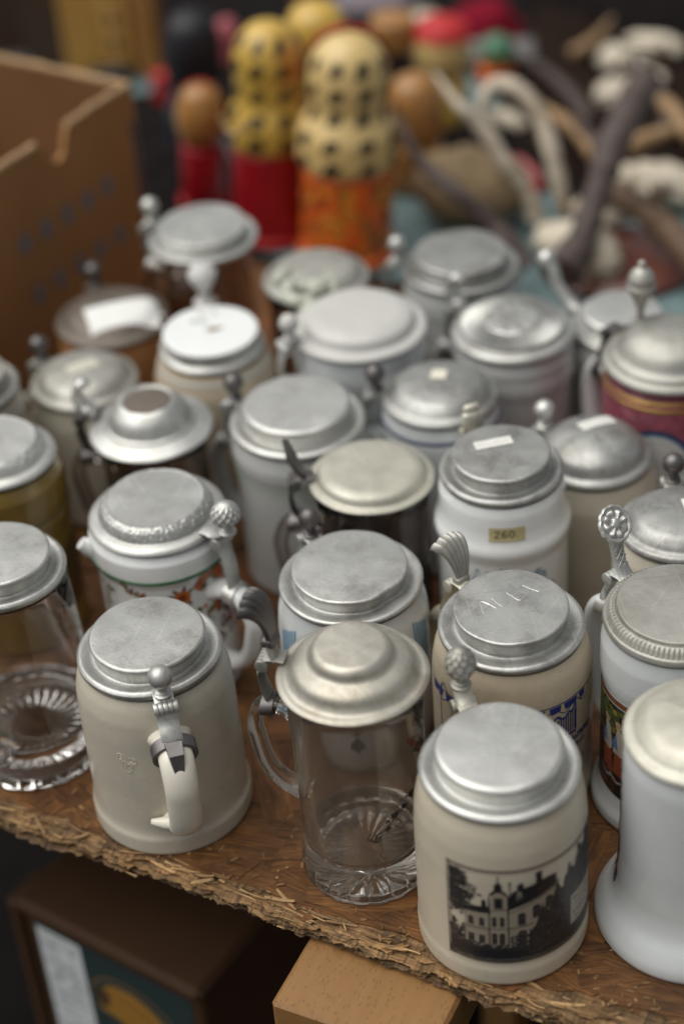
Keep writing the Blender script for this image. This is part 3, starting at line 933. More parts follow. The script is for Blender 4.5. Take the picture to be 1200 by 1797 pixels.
LID = {
 'step': ([(1.0, 4.6), (0.955, 6.8), (0.89, 6.2), (0.8, 4.6), (0.745, 5.2), (0.75, 12.5), (0.802, 16.6), (0.77, 18.1), (0, 18.8)], [0.7, 2.2, 3, 3, 2.5, 3, 0.8, 1.2]),
 'step_soft': ([(1.0, 4.2), (0.955, 6.4), (0.89, 6.0), (0.8, 4.4), (0.75, 5.0), (0.755, 12.5), (0.808, 17.0), (0.755, 19.4), (0, 20.4)], [0.9, 3, 3, 4, 3, 3, 2.4, 3]),
 'alex': ([(1.0, 4.2), (0.96, 6.0), (0.88, 5.6), (0.79, 4.4), (0.735, 5.2), (0.74, 13.5), (0.787, 17.4), (0.765, 18.4), (0, 18.8)], [1.2, 2.5, 4, 4, 3, 3, 0.6, 0.7]),
 'mid': ([(1.0, 4.0), (0.97, 5.2), (0.89, 5.0), (0.8, 3.8), (0.76, 4.4), (0.765, 10.5), (0.81, 14.2), (0.785, 15.4), (0, 16)], [1.1, 2, 3, 3, 2.5, 2.5, 1, 1.2]),
 'double': ([(1.0, 2.6), (.955, 4.2), (.87, 4.4), (.815, 7.5), (.77, 13.0), (.66, 15.6), (.555, 17.0), (.525, 22.5), (.46, 25.2), (0, 26.4)], [1.2, 1.6, 4, 4, 4, 5, 3.5, 3.5, 4]),
 'relief': ([(1.0, 2.8), (.965, 5.0), (.885, 6.2), (.84, 6.4), (.825, 8.0), (.78, 13.5), (.70, 16.5), (.68, 16.2), (0, 17.2)], [1.2, 2, 1, .6, .8, 4, .8, .8]),
 'beaded': ([(1.0, 3.0), (.985, 6.2), (.955, 7.0), (.945, 6.4), (.91, 9.6), (.875, 11.0), (.87, 10.2), (.84, 12.2), (.82, 11.4), (.81, 14.6), (0, 15.4)], [1, .8, .6, .6, 2, .5, .5, .7, .5, .8]),
 'dome':  ([(1.0, 3.4), (.965, 6.0), (.88, 7.0), (.855, 9.0), (.80, 15.5), (.60, 21.5), (.3, 25), (0, 26)], [1.4, 2.4, 2, 2.5, 8, 10, 10]),
 'dome_low': ([(1.0, 3.4), (.97, 5.8), (.87, 7.0), (.82, 10.0), (.70, 15.0), (.4, 17.5), (0, 18)], [1.4, 2.4, 3, 5, 8, 8]),
 'cream': ([(1.0, 2.0), (.985, 3.2), (.90, 4.0), (.875, 4.2), (.83, 9.6), (.70, 11.6), (0, 12.4)], [.8, 1.2, 1.2, 2.5, 4, 8]),
 'ringed': ([(1.0, 2.2), (.98, 3.6), (.80, 6.6), (.735, 7.4), (.72, 9.4), (.675, 10.0), (.655, 13), (.60, 20.0), (.47, 26.0), (.40, 27.2), (.385, 25.6), (0, 25.2)], [.9, 1.4, 3, .8, .8, 1.5, 4, 5, 4, .8, .8]),
 'big_step': ([(1.0, 3.8), (.965, 6.0), (.93, 6.6), (.90, 7.4), (.88, 10.4), (.80, 12.0), (.77, 13.4), (.68, 22), (.46, 29), (0, 31)], [1.5, 2, 1, 1, 2, 3, 3, 8, 10]),
 'porcelain': ([(1.0, 4.6), (.96, 6.4), (.90, 6.8), (.89, 14.0), (.905, 15.8), (.87, 17.4), (0, 18.6)], [1.5, 1.4, 1, .8, .8, 1.2]),
 'white_dome': ([(1.0, 3.4), (.965, 5.6), (.86, 6.2), (.83, 6.6), (.80, 13.5), (.62, 17.5), (0, 19.0)], [1.4, 2, 1, 2.5, 5, 9]),
 'emboss': ([(1.0, 4.2), (.96, 7.0), (.88, 7.4), (.83, 7.6), (.82, 12.4), (.60, 13.2), (.46, 13.4), (.44, 14.6), (.36, 15.0), (0, 15.2)], [1.6, 2.4, 1.2, 1, 1.4, 2, .8, .8, 2]),
}

def make_lid(root, key, r, H, style, mat, seg=96):
    pts, fil = LID[style]
    prof = lid_profile(r, pts, fil)
    rs = random.Random(hash(key) % 1000 if False else sum(map(ord, key)) * 7)
    ph = [rs.uniform(0, 6.28) for _ in range(6)]
    dent = rs.uniform(0, 6.28)
    def mod(i, th, rr, z):
        k = 1 + .0022 * math.sin(3 * th + ph[0]) + .0015 * math.sin(5 * th + ph[1])
        zz = z + (.00025 * math.sin(2 * th + ph[2]) + .00018 * math.sin(7 * th + ph[3])) * min(1, rr / (.5 * r)) * (z > .002)
        f = rr / r
        if style == 'relief' and .70 < f < .835 and z > .0075:
            zz += .0007 * math.sin(th * 46 + 9 * math.sin(f * 60)) * math.sin(f * 90 + 3 * math.sin(th * 23))
            k += .004 * math.sin(th * 61 + 2)
        if style == 'beaded' and .86 < f < .955 and z > .0063:
            b = abs(math.sin(th * 42))
            zz += .0009 * b; k += .006 * (b - .5)
        if style == 'emboss' and .47 < f < .82 and z > .009:
            zz += .0010 * math.sin(th * 60)
        if style == 'emboss' and f <= .38:
            zz += .0005 * math.cos(th * 8) * f / .38
        if key == 'S7' and .70 < f < .86:
            d = (th + root.rotation_euler.z - R(-52) + math.pi) % (2 * math.pi) - math.pi
            k -= .055 * math.exp(-(d / .26) ** 2)
        return rr * k, zz
    seg = {'beaded': 504, 'relief': 288, 'emboss': 300}.get(style, seg)
    mb = MB().lathe(prof, seg, mod)
    o = mb.build('lid', M[mat], root)
    o.location = (0, 0, H + .0006)
    o.rotation_euler = (R(rs.uniform(-.5, .5)), R(rs.uniform(-.6, .2)), 0)
    return o

def make_handle(root, Rb, zt, zb, mat, reach=.03, w=.0075, t=.0055, seg=20, lug=False):
    pts = [(Rb - .005, zt - .006), (Rb + reach * .35, zt - .0005), (Rb + reach * .78, zt - .004), (Rb + reach, zt - .018), (Rb + reach * .98, (zt + zb) / 2 + .006),
           (Rb + reach * .80, zb + .020), (Rb + reach * .42, zb + .006), (Rb - .004, zb)]
    P = smooth_path([(x, 0, z) for x, z in pts], 42)
    n = len(P)
    rad = []
    for i in range(n):
        u = i / (n - 1)
        k = 1.0 + .28 * math.exp(-(u / .07) ** 2) + .18 * math.exp(-((1 - u) / .06) ** 2) - .06 * math.sin(math.pi * u)
        rad.append((w * k, t * k))
    mb = MB().tube(P, rad, seg, side=(0, 1, 0))
    if lug:
        mb.tube([(Rb + reach * .30, .001, zb + .004), (Rb + reach * .16, -.012, zb + .003), (Rb + .000, -.021, zb + .002)], [(.006, .005), (.004, .0045), (.001, .002)], 10)
    return mb.build('handle', M[mat], root, sharp=60), P

def knob_profile(kind):
    if kind == 'ball':
        p = [(0, 0), (.0056, 0), (.0058, .0012), (.0046, .002), (.0050, .0031), (.0030, .0040), (.0028, .0068)]
        n = 14
        for i in range(n + 1):
            a = -math.pi / 2 + .40 + (math.pi - .40) * i / n
            p.append((.0078 * math.cos(a) if i < n else 0, .0142 + .0078 * math.sin(a)))
        return p
    if kind == 'urn':
        return fillet([(0, 0), (.007, 0), (.0072, .0022), (.004, .0035), (.003, .008), (.0042, .010), (.0078, .0165), (.0088, .0215), (.0075, .0225), (.0065, .0245), (.003, .026), (0, .0265)], .0012, 3)
    if kind == 'finial':
        return fillet([(0, 0), (.006, 0), (.0064, .002), (.0032, .004), (.0026, .012), (.0052, .021), (.0088, .027), (.0106, .0305), (.0112, .0325), (.0104, .0345), (.0098, .0348), (.0102, .0362), (.0096, .0415), (.0066, .0462), (.0052, .047), (.0036, .0485), (.0022, .0495), (.0030, .0515), (.0026, .0535), (0, .0545)], .0007, 3)

def make_thumb(root, kind, mat, at, name='thumb_lift', tilt=0.0):
    mb = MB()
    if kind in ('ball', 'urn', 'finial'):
        mb.lathe(knob_profile(kind), 36)
    elif kind in ('cone', 'hatch'):
        base = [(0, 0), (.0058, 0), (.0060, .0014), (.0044, .0022), (.0048, .0034), (.0030, .0044), (.0034, .0066)]
        ry, rz = (.0080, .0108) if kind == 'cone' else (.0090, .0098)
        zc = .0062 + rz
        n = 34
        p = list(base)
        for i in range(n + 1):
            a = -math.pi / 2 + .42 + (math.pi - .42) * i / n
            p.append((ry * math.cos(a) * (1 - .08 * math.sin(a)) if i < n else 0, zc + rz * math.sin(a)))
        nb = len(base)
        def mod(i, th, r, z):
            if i < nb or r < 1e-6: return r, z
            t = (i - nb) / n
            if kind == 'cone':
                row = t * 7.5
                fr = row - math.floor(row)
                a = th * 9 / (2 * math.pi) + .5 * (math.floor(row) % 2)
                q = abs((a % 1) - .5) * 2
                d = (1 - q ** 2.2) * (1 - fr ** 1.4) * math.sin(math.pi * min(1, t * 1.05)) ** .4
                return r * (1 + .20 * d), z
            u = th * 12 / (2 * math.pi); v = t * 8
            a_, b_ = u + v * .5, u - v * .5
            e = min(abs((a_ % 1) - .5), abs((b_ % 1) - .5))
            d = max(0, 1 - e / .17)
            d2 = max(0, 1 - (.5 - abs((a_ % 1) - .5)) / .2, 1 - (.5 - abs((b_ % 1) - .5)) / .2)
            return r * (1 + .16 * d2 ** .7), z
        mb.lathe(p, 108, mod)
        if kind == 'hatch':
            mb.xform(Matrix.Scale(1.0, 4))
    elif kind == 'shell':
        nu, nv = 44, 20
        V = []
        for side in (1, -1):
            for j in range(nv + 1):
                v = j / nv
                for i in range(nu + 1):
                    u = -1 + 2 * i / nu
                    hw = .0046 + .0098 * v ** 1.1
                    edge = 1 - .16 * u * u * v
                    z = .036 * math.sin(v * 1.35) / math.sin(1.35) * edge
                    x = -.001 + .013 * v ** 2.4
                    rib = abs(math.sin(u * math.pi * 2.5 + math.pi / 2)) ** .8
                    th = (.0016 + .0016 * rib * (.3 + .7 * v)) * (1 - .75 * max(0, v - .86) / .14)
                    nx, nz = -math.cos(v * 1.0), math.sin(v * .9)
                    V.append((x + side * th * nx, u * hw + .004 * v * v, z + side * th * nz + .0016 * rib * v * v))
        F = []
        st = (nu + 1) * (nv + 1)
        for s_ in (0, 1):
            for j in range(nv):
                for i in range(nu):
                    a = s_ * st + j * (nu + 1) + i
                    F.append((a, a + 1, a + nu + 2, a + nu + 1))
        ring = [i for i in range(nu + 1)] + [j * (nu + 1) + nu for j in range(1, nv + 1)] + [nv * (nu + 1) + i for i in range(nu - 1, -1, -1)] + [j * (nu + 1) for j in range(nv - 1, 0, -1)]
        for k in range(len(ring)):
            a, b = ring[k], ring[(k + 1) % len(ring)]
            F.append((a, b, b + st, a + st))
        mb.add(V, F)
        mb.prism_round((0, 0, .0005), (.009, .012, .007), .0015)
    elif kind == 'rosette':
        P = smooth_path([(-.012, 0, -.004), (-.004, 0, .000), (.003, 0, .010), (.006, 0, .024)], 14)
        n = len(P)
        mb.tube(P, [(.0066 - .0024 * math.sin(math.pi * i / (n - 1)) * .6, .0017) for i in range(n)], 12, side=(0, 1, 0))
        for k in range(4):                # lattice ribs on the stem
            for s_ in (-1, 1):
                mb.tube([(-.0034 + .0020 * k, -s_ * .004, .001 + .0052 * k), (.0002 + .0016 * k, s_ * .004, .0075 + .0052 * k)], .0006, 5)
        prof = [(0, -.0018), (.0108, -.0018), (.0120, -.0006), (.0120, .0008), (.0112, .0022), (.0100, .0016), (.0092, .0010), (.0086, .0022), (.0070, .0026), (.0040, .0016), (.0030, .0030), (.0016, .0036), (0, .0038)]
        prof = fillet(prof, .0005, 2)
        def mod(i, th, r, z):
            if r > .0105: return r * (1 + .055 * abs(math.sin(th * 6))), z
            if .0034 < r < .0090 and z > 0: return r, z + .0009 * math.cos(th * 8)
            return r, z
        mb.lathe(prof, 96, mod, mat=Matrix.Translation((.0075, 0, .034)) @ Matrix.Rotation(R(-52), 4, 'Y'))
    elif kind == 'blade':
        V = [(0, -.005, 0), (.004, -.006, .006), (.006, -.004, .013), (.0085, -.005, .019), (.0100, -.001, .030), (.0085, .003, .022), (.0075, .006, .015), (.003, .007, .007), (-.001, .005, 0)]
        n = len(V)
        VV = [(x - .0022, y, z) for x, y, z in V] + [(x + .0022, y, z) for x, y, z in V]
        mb.add(VV, [tuple(range(n))[::-1], tuple(range(n, 2 * n))] + [(i, (i + 1) % n, n + (i + 1) % n, n + i) for i in range(n)])
    elif kind == 'scroll':
        P = smooth_path([(-.006, 0, -.002), (.004, 0, .006), (.007, 0, .016), (.002, 0, .026), (-.004, 0, .025)], 26)
        n = len(P)
        mb.tube(P, [(.0048 + .0034 * math.sin(math.pi * i / (n - 1)), .0026 + .0012 * math.sin(2 * math.pi * i / (n - 1)) ** 2) for i in range(n)], 14, side=(0, 1, 0))
        mb.blob((.000, 0, .003), (.0065, .0075, .005), 16, 10)
    elif kind == 'long':
        P = smooth_path([(-.004, 0, -.002), (.006, 0, .004), (.016, 0, .016), (.020, 0, .030), (.026, 0, .036)], 30)
        n = len(P)
        mb.tube(P, [(.0062 - .001 * i / n, .0042) for i in range(n)], 14, side=(0, 1, 0))
        mb.blob((.026, 0, .037), (.0075, .008, .0075), 18, 12)
    elif kind == 'bud':
        for k in range(9):
            a = k * 2.4
            q = .004 + .006 * (k / 9)
            mb.blob((2 * q * math.cos(a), 2.6 * q * math.sin(a), .006 + .014 * (k % 4) / 3), (.006, .012, .006), 14, 9, mat=Matrix.Rotation(a, 4, 'Z'))
    elif kind == 'plate':
        mb.prism_round((.001, 0, .006), (.0045, .016, .014), .0012)
        mb.prism_round((.003, 0, .015), (.005, .012, .007), .0015)
    o = mb.build(name, M[mat], root, sharp=50)
    o.location = at
    if tilt: o.rotation_euler = (0, tilt, 0)
    return o

def make_hinge(root, r, H, Rb, zt, reach, hw, ht, mat, width=.0125, dark=None, drop=True):
    """tang from lid, knuckles, strap and collar round the handle"""
    mb = MB()
    zc = H + .0055
    P = smooth_path([(r * .90, 0, H + .0075), (r + .002, 0, H + .0080), (r + .0085, 0, H + .0070)], 10)
    mb.tube(P, [(width / 2, .0019)] * len(P), 4, side=(0, 1, 0))
    for k in range(5):
        mb.lathe(fillet([(0, -.00145), (.0044, -.00145), (.0044, .00145), (0, .00145)], .0004, 2), 20,
                 mat=Matrix.Translation((r + .0095, (k - 2) * .0031, H + .0030)) @ Matrix.Rotation(R(90), 4, 'X'))
    xc = Rb + reach * .55
    zc_ = zt - .001
    P = smooth_path([(r + .0105, 0, H + .0005), (r + .0130, 0, H - .006), ((r + .013 + xc) / 2 + .001, 0, (H - .006 + zc_ + ht) / 2), (xc, 0, zc_ + ht + .0012)], 14)
    mb.tube(P, [(width * .54, .0017)] * len(P), 6, side=(0, 1, 0))
    o = mb.build('hinge', M[mat], root, sharp=35)
    # collar round the handle
    mb = MB()
    n = 28
    V = []
    for (dx, k) in ((-.0042, 1.0), (-.0042, 1.22), (.0042, 1.22), (.0042, 1.0)):
        for i in range(n):
            a = 2 * math.pi * i / n
            V.append((xc + dx, hw * k * 1.02 * math.cos(a), zc_ + ht * (k * 1.02 + .05) * math.sin(a) - dx * .25))
    F = []
    for j in range(4):
        for i in range(n):
            a, b = j, (j + 1) % 4
            F.append((a * n + i, a * n + (i + 1) % n, b * n + (i + 1) % n, b * n + i))
    mb.add(V, F)
    if drop:                              # tongue soldered down the outside of the handle
        Q = [(xc + .002, -.0058, zc_ + ht * 1.24), (xc + .002, .0058, zc_ + ht * 1.24), (xc + reach * .36, .0050, zc_ + ht * .9 - .0012), (xc + reach * .36, -.0050, zc_ + ht * .9 - .0012), (xc + reach * .58, 0.0020, zc_ - .016), (xc + reach * .58, -.0020, zc_ - .016)]
        V = Q + [(x + .0018, y * .92, z + .0016) for x, y, z in Q]
        mb.add(V, [(0, 1, 2, 3), (3, 2, 4, 5), (6, 9, 8, 7), (9, 11, 10, 8), (0, 3, 9, 6), (3, 5, 11, 9), (1, 7, 8, 2), (2, 8, 10, 4), (0, 6, 7, 1), (5, 4, 10, 11)])
    mb.build('collar', M[dark or mat], o, sharp=35)
    return o

GROUP = 'lidded beer mugs crowded on the strand board'
STEINS = {}
def stein(key, label, body_mat, prof, lid_style, lid_mat, ang, thumb='ball', thumb_mat=None, hinge_mat=None, reach=.028, hw=.0075, ht=.0055,
          zt=None, zb=None, handle_mat=None, name='beer_stein', cat='beer stein', fil=1.2, lid_seg=96, mod=None, seg=96, inner=None, lug=False, collar_mat=None,
          thumb_tilt=0.0, thumb_dx=.0, thumb_dz=.0, thumb_scale=1.0, drop=False, body_sharp=50):
    x, y, r, H = SPOT[key]
    root = thing(name, label, cat, (x, y, 0), R(ang), GROUP)
    p = [(a / 1000, b / 1000) for a, b in prof]
    outer = fillet(p, fil / 1000, 4)
    if inner:
        q = fillet([(a / 1000, b / 1000) for a, b in inner], .002, 4)
        full = outer + q
    else:
        full = outer + [(outer[-1][0] - .0035, outer[-1][1]), (outer[-1][0] - .004, outer[-1][1] - .006), (0, outer[-1][1] - .006)]
    if full[0][0] > 1e-6: full = [(0, full[0][1])] + full
    MB().lathe(full, seg, mod).build('body', M[body_mat], root, sharp=body_sharp)
    lid = make_lid(root, key, r, H, lid_style, lid_mat)
    zt = zt if zt is not None else H - .030
    zb = zb if zb is not None else .026
    Rb = float(np.interp(zt, [b for a, b in outer], [a for a, b in outer]))
    make_handle(root, Rb, zt, zb, handle_mat or body_mat, reach, hw, ht, lug=lug)
    hm = hinge_mat or lid_mat
    make_hinge(root, r, H, Rb, zt, reach, hw, ht, hm, dark=collar_mat, drop=drop)
    tl = make_thumb(root, thumb, thumb_mat or lid_mat, (r + .0035 + thumb_dx, 0, H + .0095 + thumb_dz), tilt=thumb_tilt)
    tl.scale = (thumb_scale,) * 3
    if thumb_dz > .004 or thumb_dx > .006:
        post = MB()
        post.tube(smooth_path([(r + .002, 0, H + .0065), (r + .003 + thumb_dx * .5, 0, H + .008 + thumb_dz * .4), (r + .0035 + thumb_dx, 0, H + .0105 + thumb_dz)], 10), [(.0062, .0026)] * 11, 10, side=(0, 1, 0))
        post.build('thumb_post', M[hinge_mat or lid_mat], root, sharp=60)
    STEINS[key] = (root, lid, outer, R(ang))
    return root

def band(key, z, h, mat, name='painted_band', lift=.0003):
    """a painted ring round the body"""
    root, lid, outer, a = STEINS[key]
    zs = [q[1] for q in outer]; rs_ = [q[0] for q in outer]
    pr = [(float(np.interp(z + h * k / 4, zs, rs_)) + lift * (0 if k in (0, 4) else 1) - (.0006 if k in (0, 4) else 0), z + h * k / 4) for k in range(5)]
    return MB().lathe(pr, 96).build(name, M[mat], root)

def lid_top(key):
    root, lid, outer, a = STEINS[key]
    return max(v.co.z for v in lid.data.vertices)

def sticker(key, w, h, off, ang, paint, bg=(.74, .73, .68, 1), name='price_sticker', dz=0.0006):
    """a paper price label lying on the lid; off in metres from lid centre in world axes"""
    root, lid, outer, a = STEINS[key]
    cv = Canvas(w * 1000, h * 1000, .35, bg)
    paint(cv)
    from mathutils.bvhtree import BVHTree
    me = lid.data
    bvh = BVHTree.FromPolygons([v.co for v in me.vertices], [p.vertices for p in me.polygons])
    def place(u, v):
        X = (u - .5) * w; Y = (v - .5) * h
        ca, sa = math.cos(ang), math.sin(ang)
        wx, wy = off[0] + X * ca - Y * sa, off[1] + X * sa + Y * ca
        ca, sa = math.cos(-a), math.sin(-a)
        lx, ly = wx * ca - wy * sa, wx * sa + wy * ca
        zz = []
        for i in range(len(lx)):
            hit = bvh.ray_cast(Vector((lx[i], ly[i], .1)), Vector((0, 0, -1)))
            zz.append(hit[0].z if hit[0] else .015)
        return np.stack([lx, ly, np.array(zz) + dz], -1)
    return print_on(name, cv, place, lid, 'paper_print')

gs = MB(); gs.add([(-1.6, .1, -.7155), (1.7, -.2, -.7155), (2.4, 3.4, -.7155), (-1.3, 3.9, -.7155), (-1.6, .1, -.7185), (1.7, -.2, -.7185), (2.4, 3.4, -.7185), (-1.3, 3.9, -.7185)],
                  [(0, 1, 2, 3), (7, 6, 5, 4), (0, 4, 5, 1), (1, 5, 6, 2), (2, 6, 7, 3), (3, 7, 4, 0)])
tag(gs.build('added_black_sheet', M['black_for_shade'], None, smooth=False), 'added black sheet that darkens the ground under the stall tables', 'added sheet')  # added sheet, keeps the ground under the tables black
n = 90
dr = MB()
V = []
for j in range(14):
    for i in range(n + 1):
        x = -.80 + 1.65 * i / n
        V.append((x, .7445 + .006 * (j / 13) * math.sin(i * .55) + .003 * (j / 13) * math.sin(i * 1.7), -.024 - .69 * j / 13))
dr.add(V, [(j * (n + 1) + i, j * (n + 1) + i + 1, (j + 1) * (n + 1) + i + 1, (j + 1) * (n + 1) + i) for j in range(13) for i in range(n)])
o = dr.build('added_black_drape', M['black_for_shade'], None); o.matrix_world = BOARD
tag(o, 'added black sheet shutting out light under the rear edge of the strand board', 'drape')  # added to keep light out of the space under the board
def view_az(key):
    x, y = SPOT[key][:2]
    return math.atan2(-y, -x)
def wrap(key, name, cv, deg, z0, mat='decal', lift=.00025):
    root, lid, outer, a = STEINS[key]
    return print_round(name, cv, outer, view_az(key) + R(deg), z0, root, rot=a, mat=mat, lift=lift)

# ---- front row
stein('S1', 'plain grey beige stoneware stein, ball thumb lift and handle turned to the viewer', 'beige_grey',
      [(0, 0), (53, 0), (54.2, 2.5), (54.2, 14), (52.6, 17.5), (52, 22), (51.8, 60), (51.6, 98), (50.8, 114), (48.6, 124), (45.5, 130.5)],
      'step', 'pewter', -78, hinge_mat='pewter', reach=.030, hw=.0118, ht=.0075, zt=.108, zb=.032, handle_mat='beige_lit', lug=True, drop=True, collar_mat='pewter_dark', fil=3)
stein('S3', 'beige stoneware stein printed with an old black and white villa', 'beige',
      [(0, 0), (51.5, 0), (53.2, 3), (53.4, 14), (52.6, 18), (52.6, 60), (52.5, 92), (51.4, 112), (49.2, 124), (46, 132.5)],
      'step_soft', 'pewter_pale', 106, 'cone', 'pewter_dull', hinge_mat='pewter_cream', thumb_dx=.008, thumb_dz=.007, thumb_scale=1.08, reach=.030, hw=.009, ht=.006, zt=.100, fil=3, handle_mat='beige')
FL = lambda z: z * math.cos(z)
flute = lambda i, th, r, z: (r * (1 + (.030 * abs(math.sin(th * 10)) - .012) * max(0, min(1, (24e-3 - z) / 12e-3)) * (r > .034)), z + (.0006 * abs(math.sin(th * 12)) * min(1, r / .01) if z < .006 and .002 < r < .034 else 0))
stein('S2', 'tall clear glass mug with a stepped tin lid, scallop thumb lift and black vine print', 'glass_dusty',
      [(0, 4.5), (12, 4.3), (30, 3.2), (36, .3), (40, 0), (41.6, 1), (42.4, 4), (42.6, 14), (41.2, 22), (40.4, 27), (40.6, 40), (41.6, 110), (42.4, 155)],
      'double', 'pewter_warm', 160, 'shell', 'pewter_dark', hinge_mat='pewter_dull', thumb_dz=.010, thumb_dx=.001, reach=.026, hw=.0075, ht=.0055, zt=.128, zb=.055, fil=1.6,
      inner=[(42.0, 158), (39.6, 158), (38.8, 150), (37.6, 60), (37.2, 34), (33, 27), (0, 26)], mod=flute, seg=240, name='glass_mug', cat='glass mug', body_sharp=70, collar_mat='pewter_dark')
stein('S4', 'plain bluish white porcelain stein with a flared foot at the right edge', 'bluewhite',
      [(0, 0), (59, 0), (60.5, 3), (60, 9), (56, 17), (50, 25), (47, 36), (45.8, 60), (45.2, 140), (43, 149.5)],
      'dome_low', 'pewter_cream', 25, fil=5, hw=.009, ht=.007)
scal = lambda i, th, r, z: (r * (1 + .014 * abs(math.sin(th * 14)) * (1 if z < .014 else 0) * (r > .040)), z + (.0019 * abs(math.sin(th * 14)) * (r > .018) if z < .008 and .002 < r < .036 else 0))
stein('S5', 'clear cut glass mug with star base and pewter lid at the left edge', 'glass',
      [(0, 6), (16, 6), (30, 4.5), (36, 6.5), (40, .3), (52, 0), (54.5, 2), (54.8, 7), (53, 11), (49.6, 16), (49, 24), (47.5, 60), (44.8, 120), (43, 148)],
      'step', 'pewter', -112, 'ball', 'pewter', reach=.030, hw=.009, ht=.008, zt=.115, zb=.030, fil=1.8,
      inner=[(42.6, 149.5), (40.5, 149.5), (41.5, 120), (44.3, 60), (45.2, 32), (40, 25), (30, 23.5), (0, 23)], mod=scal, seg=224, name='glass_mug', cat='glass mug', body_sharp=70)

# ---- second row
stein('S6', 'white porcelain stein with a green ring and orange flower scrolls', 'porcelain',
      [(0, 0), (46, 0), (47.5, 3), (46.6, 9), (46.8, 100), (47.2, 112), (49.6, 118), (50, 121), (49.8, 134), (46, 139.5)],
      'relief', 'pewter_pale', -39, 'hatch', 'pewter_pale', reach=.032, hw=.0085, ht=.0065, zt=.100, zb=.028, thumb_dx=.013, thumb_dz=.003)
stein('S7', 'bluish white stein with blue painted strokes behind the glass mug', 'bluewhite',
      [(0, 0), (48, 0), (50, 4), (51.6, 20), (52, 70), (51.6, 100), (50.2, 116), (46.5, 129.5)],
      'mid', 'pewter', 118, 'ball', 'pewter_dark', reach=.028, hw=.008, ht=.006, fil=4, hinge_mat='pewter_pale')
stein('S8', 'tan stoneware stein with ALEX scratched into its lid', 'tan',
      [(0, 0), (51, 0), (52.4, 3), (52.4, 96), (51.6, 112), (49.4, 124), (46, 132.5)],
      'alex', 'pewter_mid', 123, 'shell', 'pewter_dull', hinge_mat='pewter_cream', thumb_scale=.88, reach=.028, hw=.008, ht=.006, fil=4)
stein('S9', 'white necked stein with a beaded lid, rosette thumb lift and dark painted hunting scene', 'bluewhite',
      [(0, 0), (51, 0), (52.5, 3), (52, 9), (48.6, 15), (46.8, 22), (46.4, 30), (46.4, 108), (47.4, 114), (47.8, 120), (47.4, 138), (45, 149.5)],
      'beaded', 'pewter_dull', 124, 'rosette', 'pewter_pale', hinge_mat='pewter_pale', reach=.028, hw=.007, ht=.006, fil=1.8, zt=.126)

# ---- middle rows
stein('S10', 'amber brown ribbed stein with a pewter lid at the left edge', 'amber',
      [(0, 0), (46, 0), (47.6, 3), (47, 9), (47, 96), (48.2, 104), (48.8, 112), (47.6, 116), (48.6, 122), (48.2, 140), (44, 149.5)],
      'relief', 'pewter', 178, fil=2)
stein('S11', 'white porcelain stein carrying a yellow 260 price label on its neck', 'porcelain',
      [(0, 0), (45, 0), (46.5, 3), (46, 9), (46.2, 108), (47.4, 113), (48.6, 118), (48, 122), (45.8, 127), (44.4, 134), (43.8, 148), (42, 154.5)],
      'step', 'pewter_mid', 108, 'plate', 'pewter_cream', hinge_mat='pewter_cream', fil=2.4)
stein('S12', 'short grey beige stein with a domed lid right of the 260 mug', 'beige_grey',
      [(0, 0), (46, 0), (47.4, 3), (47.4, 84), (46.8, 98), (42, 114.5)],
      'dome', 'pewter_mid', 132, 'ball', 'pewter_pale', fil=3)
stein('S13', 'grey brown stoneware stein with a low domed lid near the right edge', 'beige_grey',
      [(0, 0), (43, 0), (44.2, 3), (43.6, 8), (43.4, 118), (42.6, 130), (39, 139.5)],
      'dome_low', 'pewter_mid', 84, 'ball', 'pewter_dark', fil=2, hinge_mat='pewter_dull')
stein('S14', 'clear glass mug under a cream tinted lid in the middle of the crowd', 'glass_smoke',
      [(0, 3), (34, 2), (37, 0), (41, 0), (42.4, 2), (42, 12), (40, 16), (41, 120), (42, 132)],
      'cream', 'pewter_cream', 178, 'blade', 'pewter_dark', hinge_mat='pewter_dark', fil=1.5,
      inner=[(41.4, 134), (39.4, 134), (38, 120), (37, 26), (0, 20)], name='glass_mug', cat='glass mug', body_sharp=70)
stein('S15', 'greyish white stein with a pale green neck line and a brown figure', 'greywhite',
      [(0, 0), (49, 0), (50.6, 3), (50, 10), (49.6, 96), (50.4, 104), (51.8, 110), (52, 118), (49, 129.5)],
      'step_soft', 'pewter_pale', 148, 'ball', 'pewter_dark', fil=2.4)
stein('S16', 'glass mug with a wide white pewter lid and brown centre disc', 'glass_smoke',
      [(0, 3), (34, 2), (37, 0), (40, 0), (41.4, 2), (41, 12), (39, 16), (40, 116), (41, 128)],
      'ringed', 'pewter_pale', 160, 'scroll', 'pewter_pale', hinge_mat='pewter_dark', fil=1.5,
      inner=[(40.4, 129), (38.4, 129), (37, 116), (36, 26), (0, 20)], name='glass_mug', cat='glass mug', body_sharp=70)
stein('S26', 'pale blue stein with a navy ring under its pewter lid', 'bluewhite',
      [(0, 0), (45, 0), (46.6, 3), (46.2, 108), (46.4, 120), (43, 134.5)],
      'dome_low', 'pewter_mid', 172, 'ball', 'pewter_dark', fil=3)
stein('S25', 'white relief stein with a rosette embossed pewter lid', 'greywhite',
      [(0, 0), (46, 0), (48, 4), (47, 10), (46, 50), (47, 100), (48.4, 106), (48.6, 112), (47.6, 118), (48, 126), (45, 134.5)],
      'emboss', 'pewter', 137, 'scroll', 'pewter_pale', fil=2)
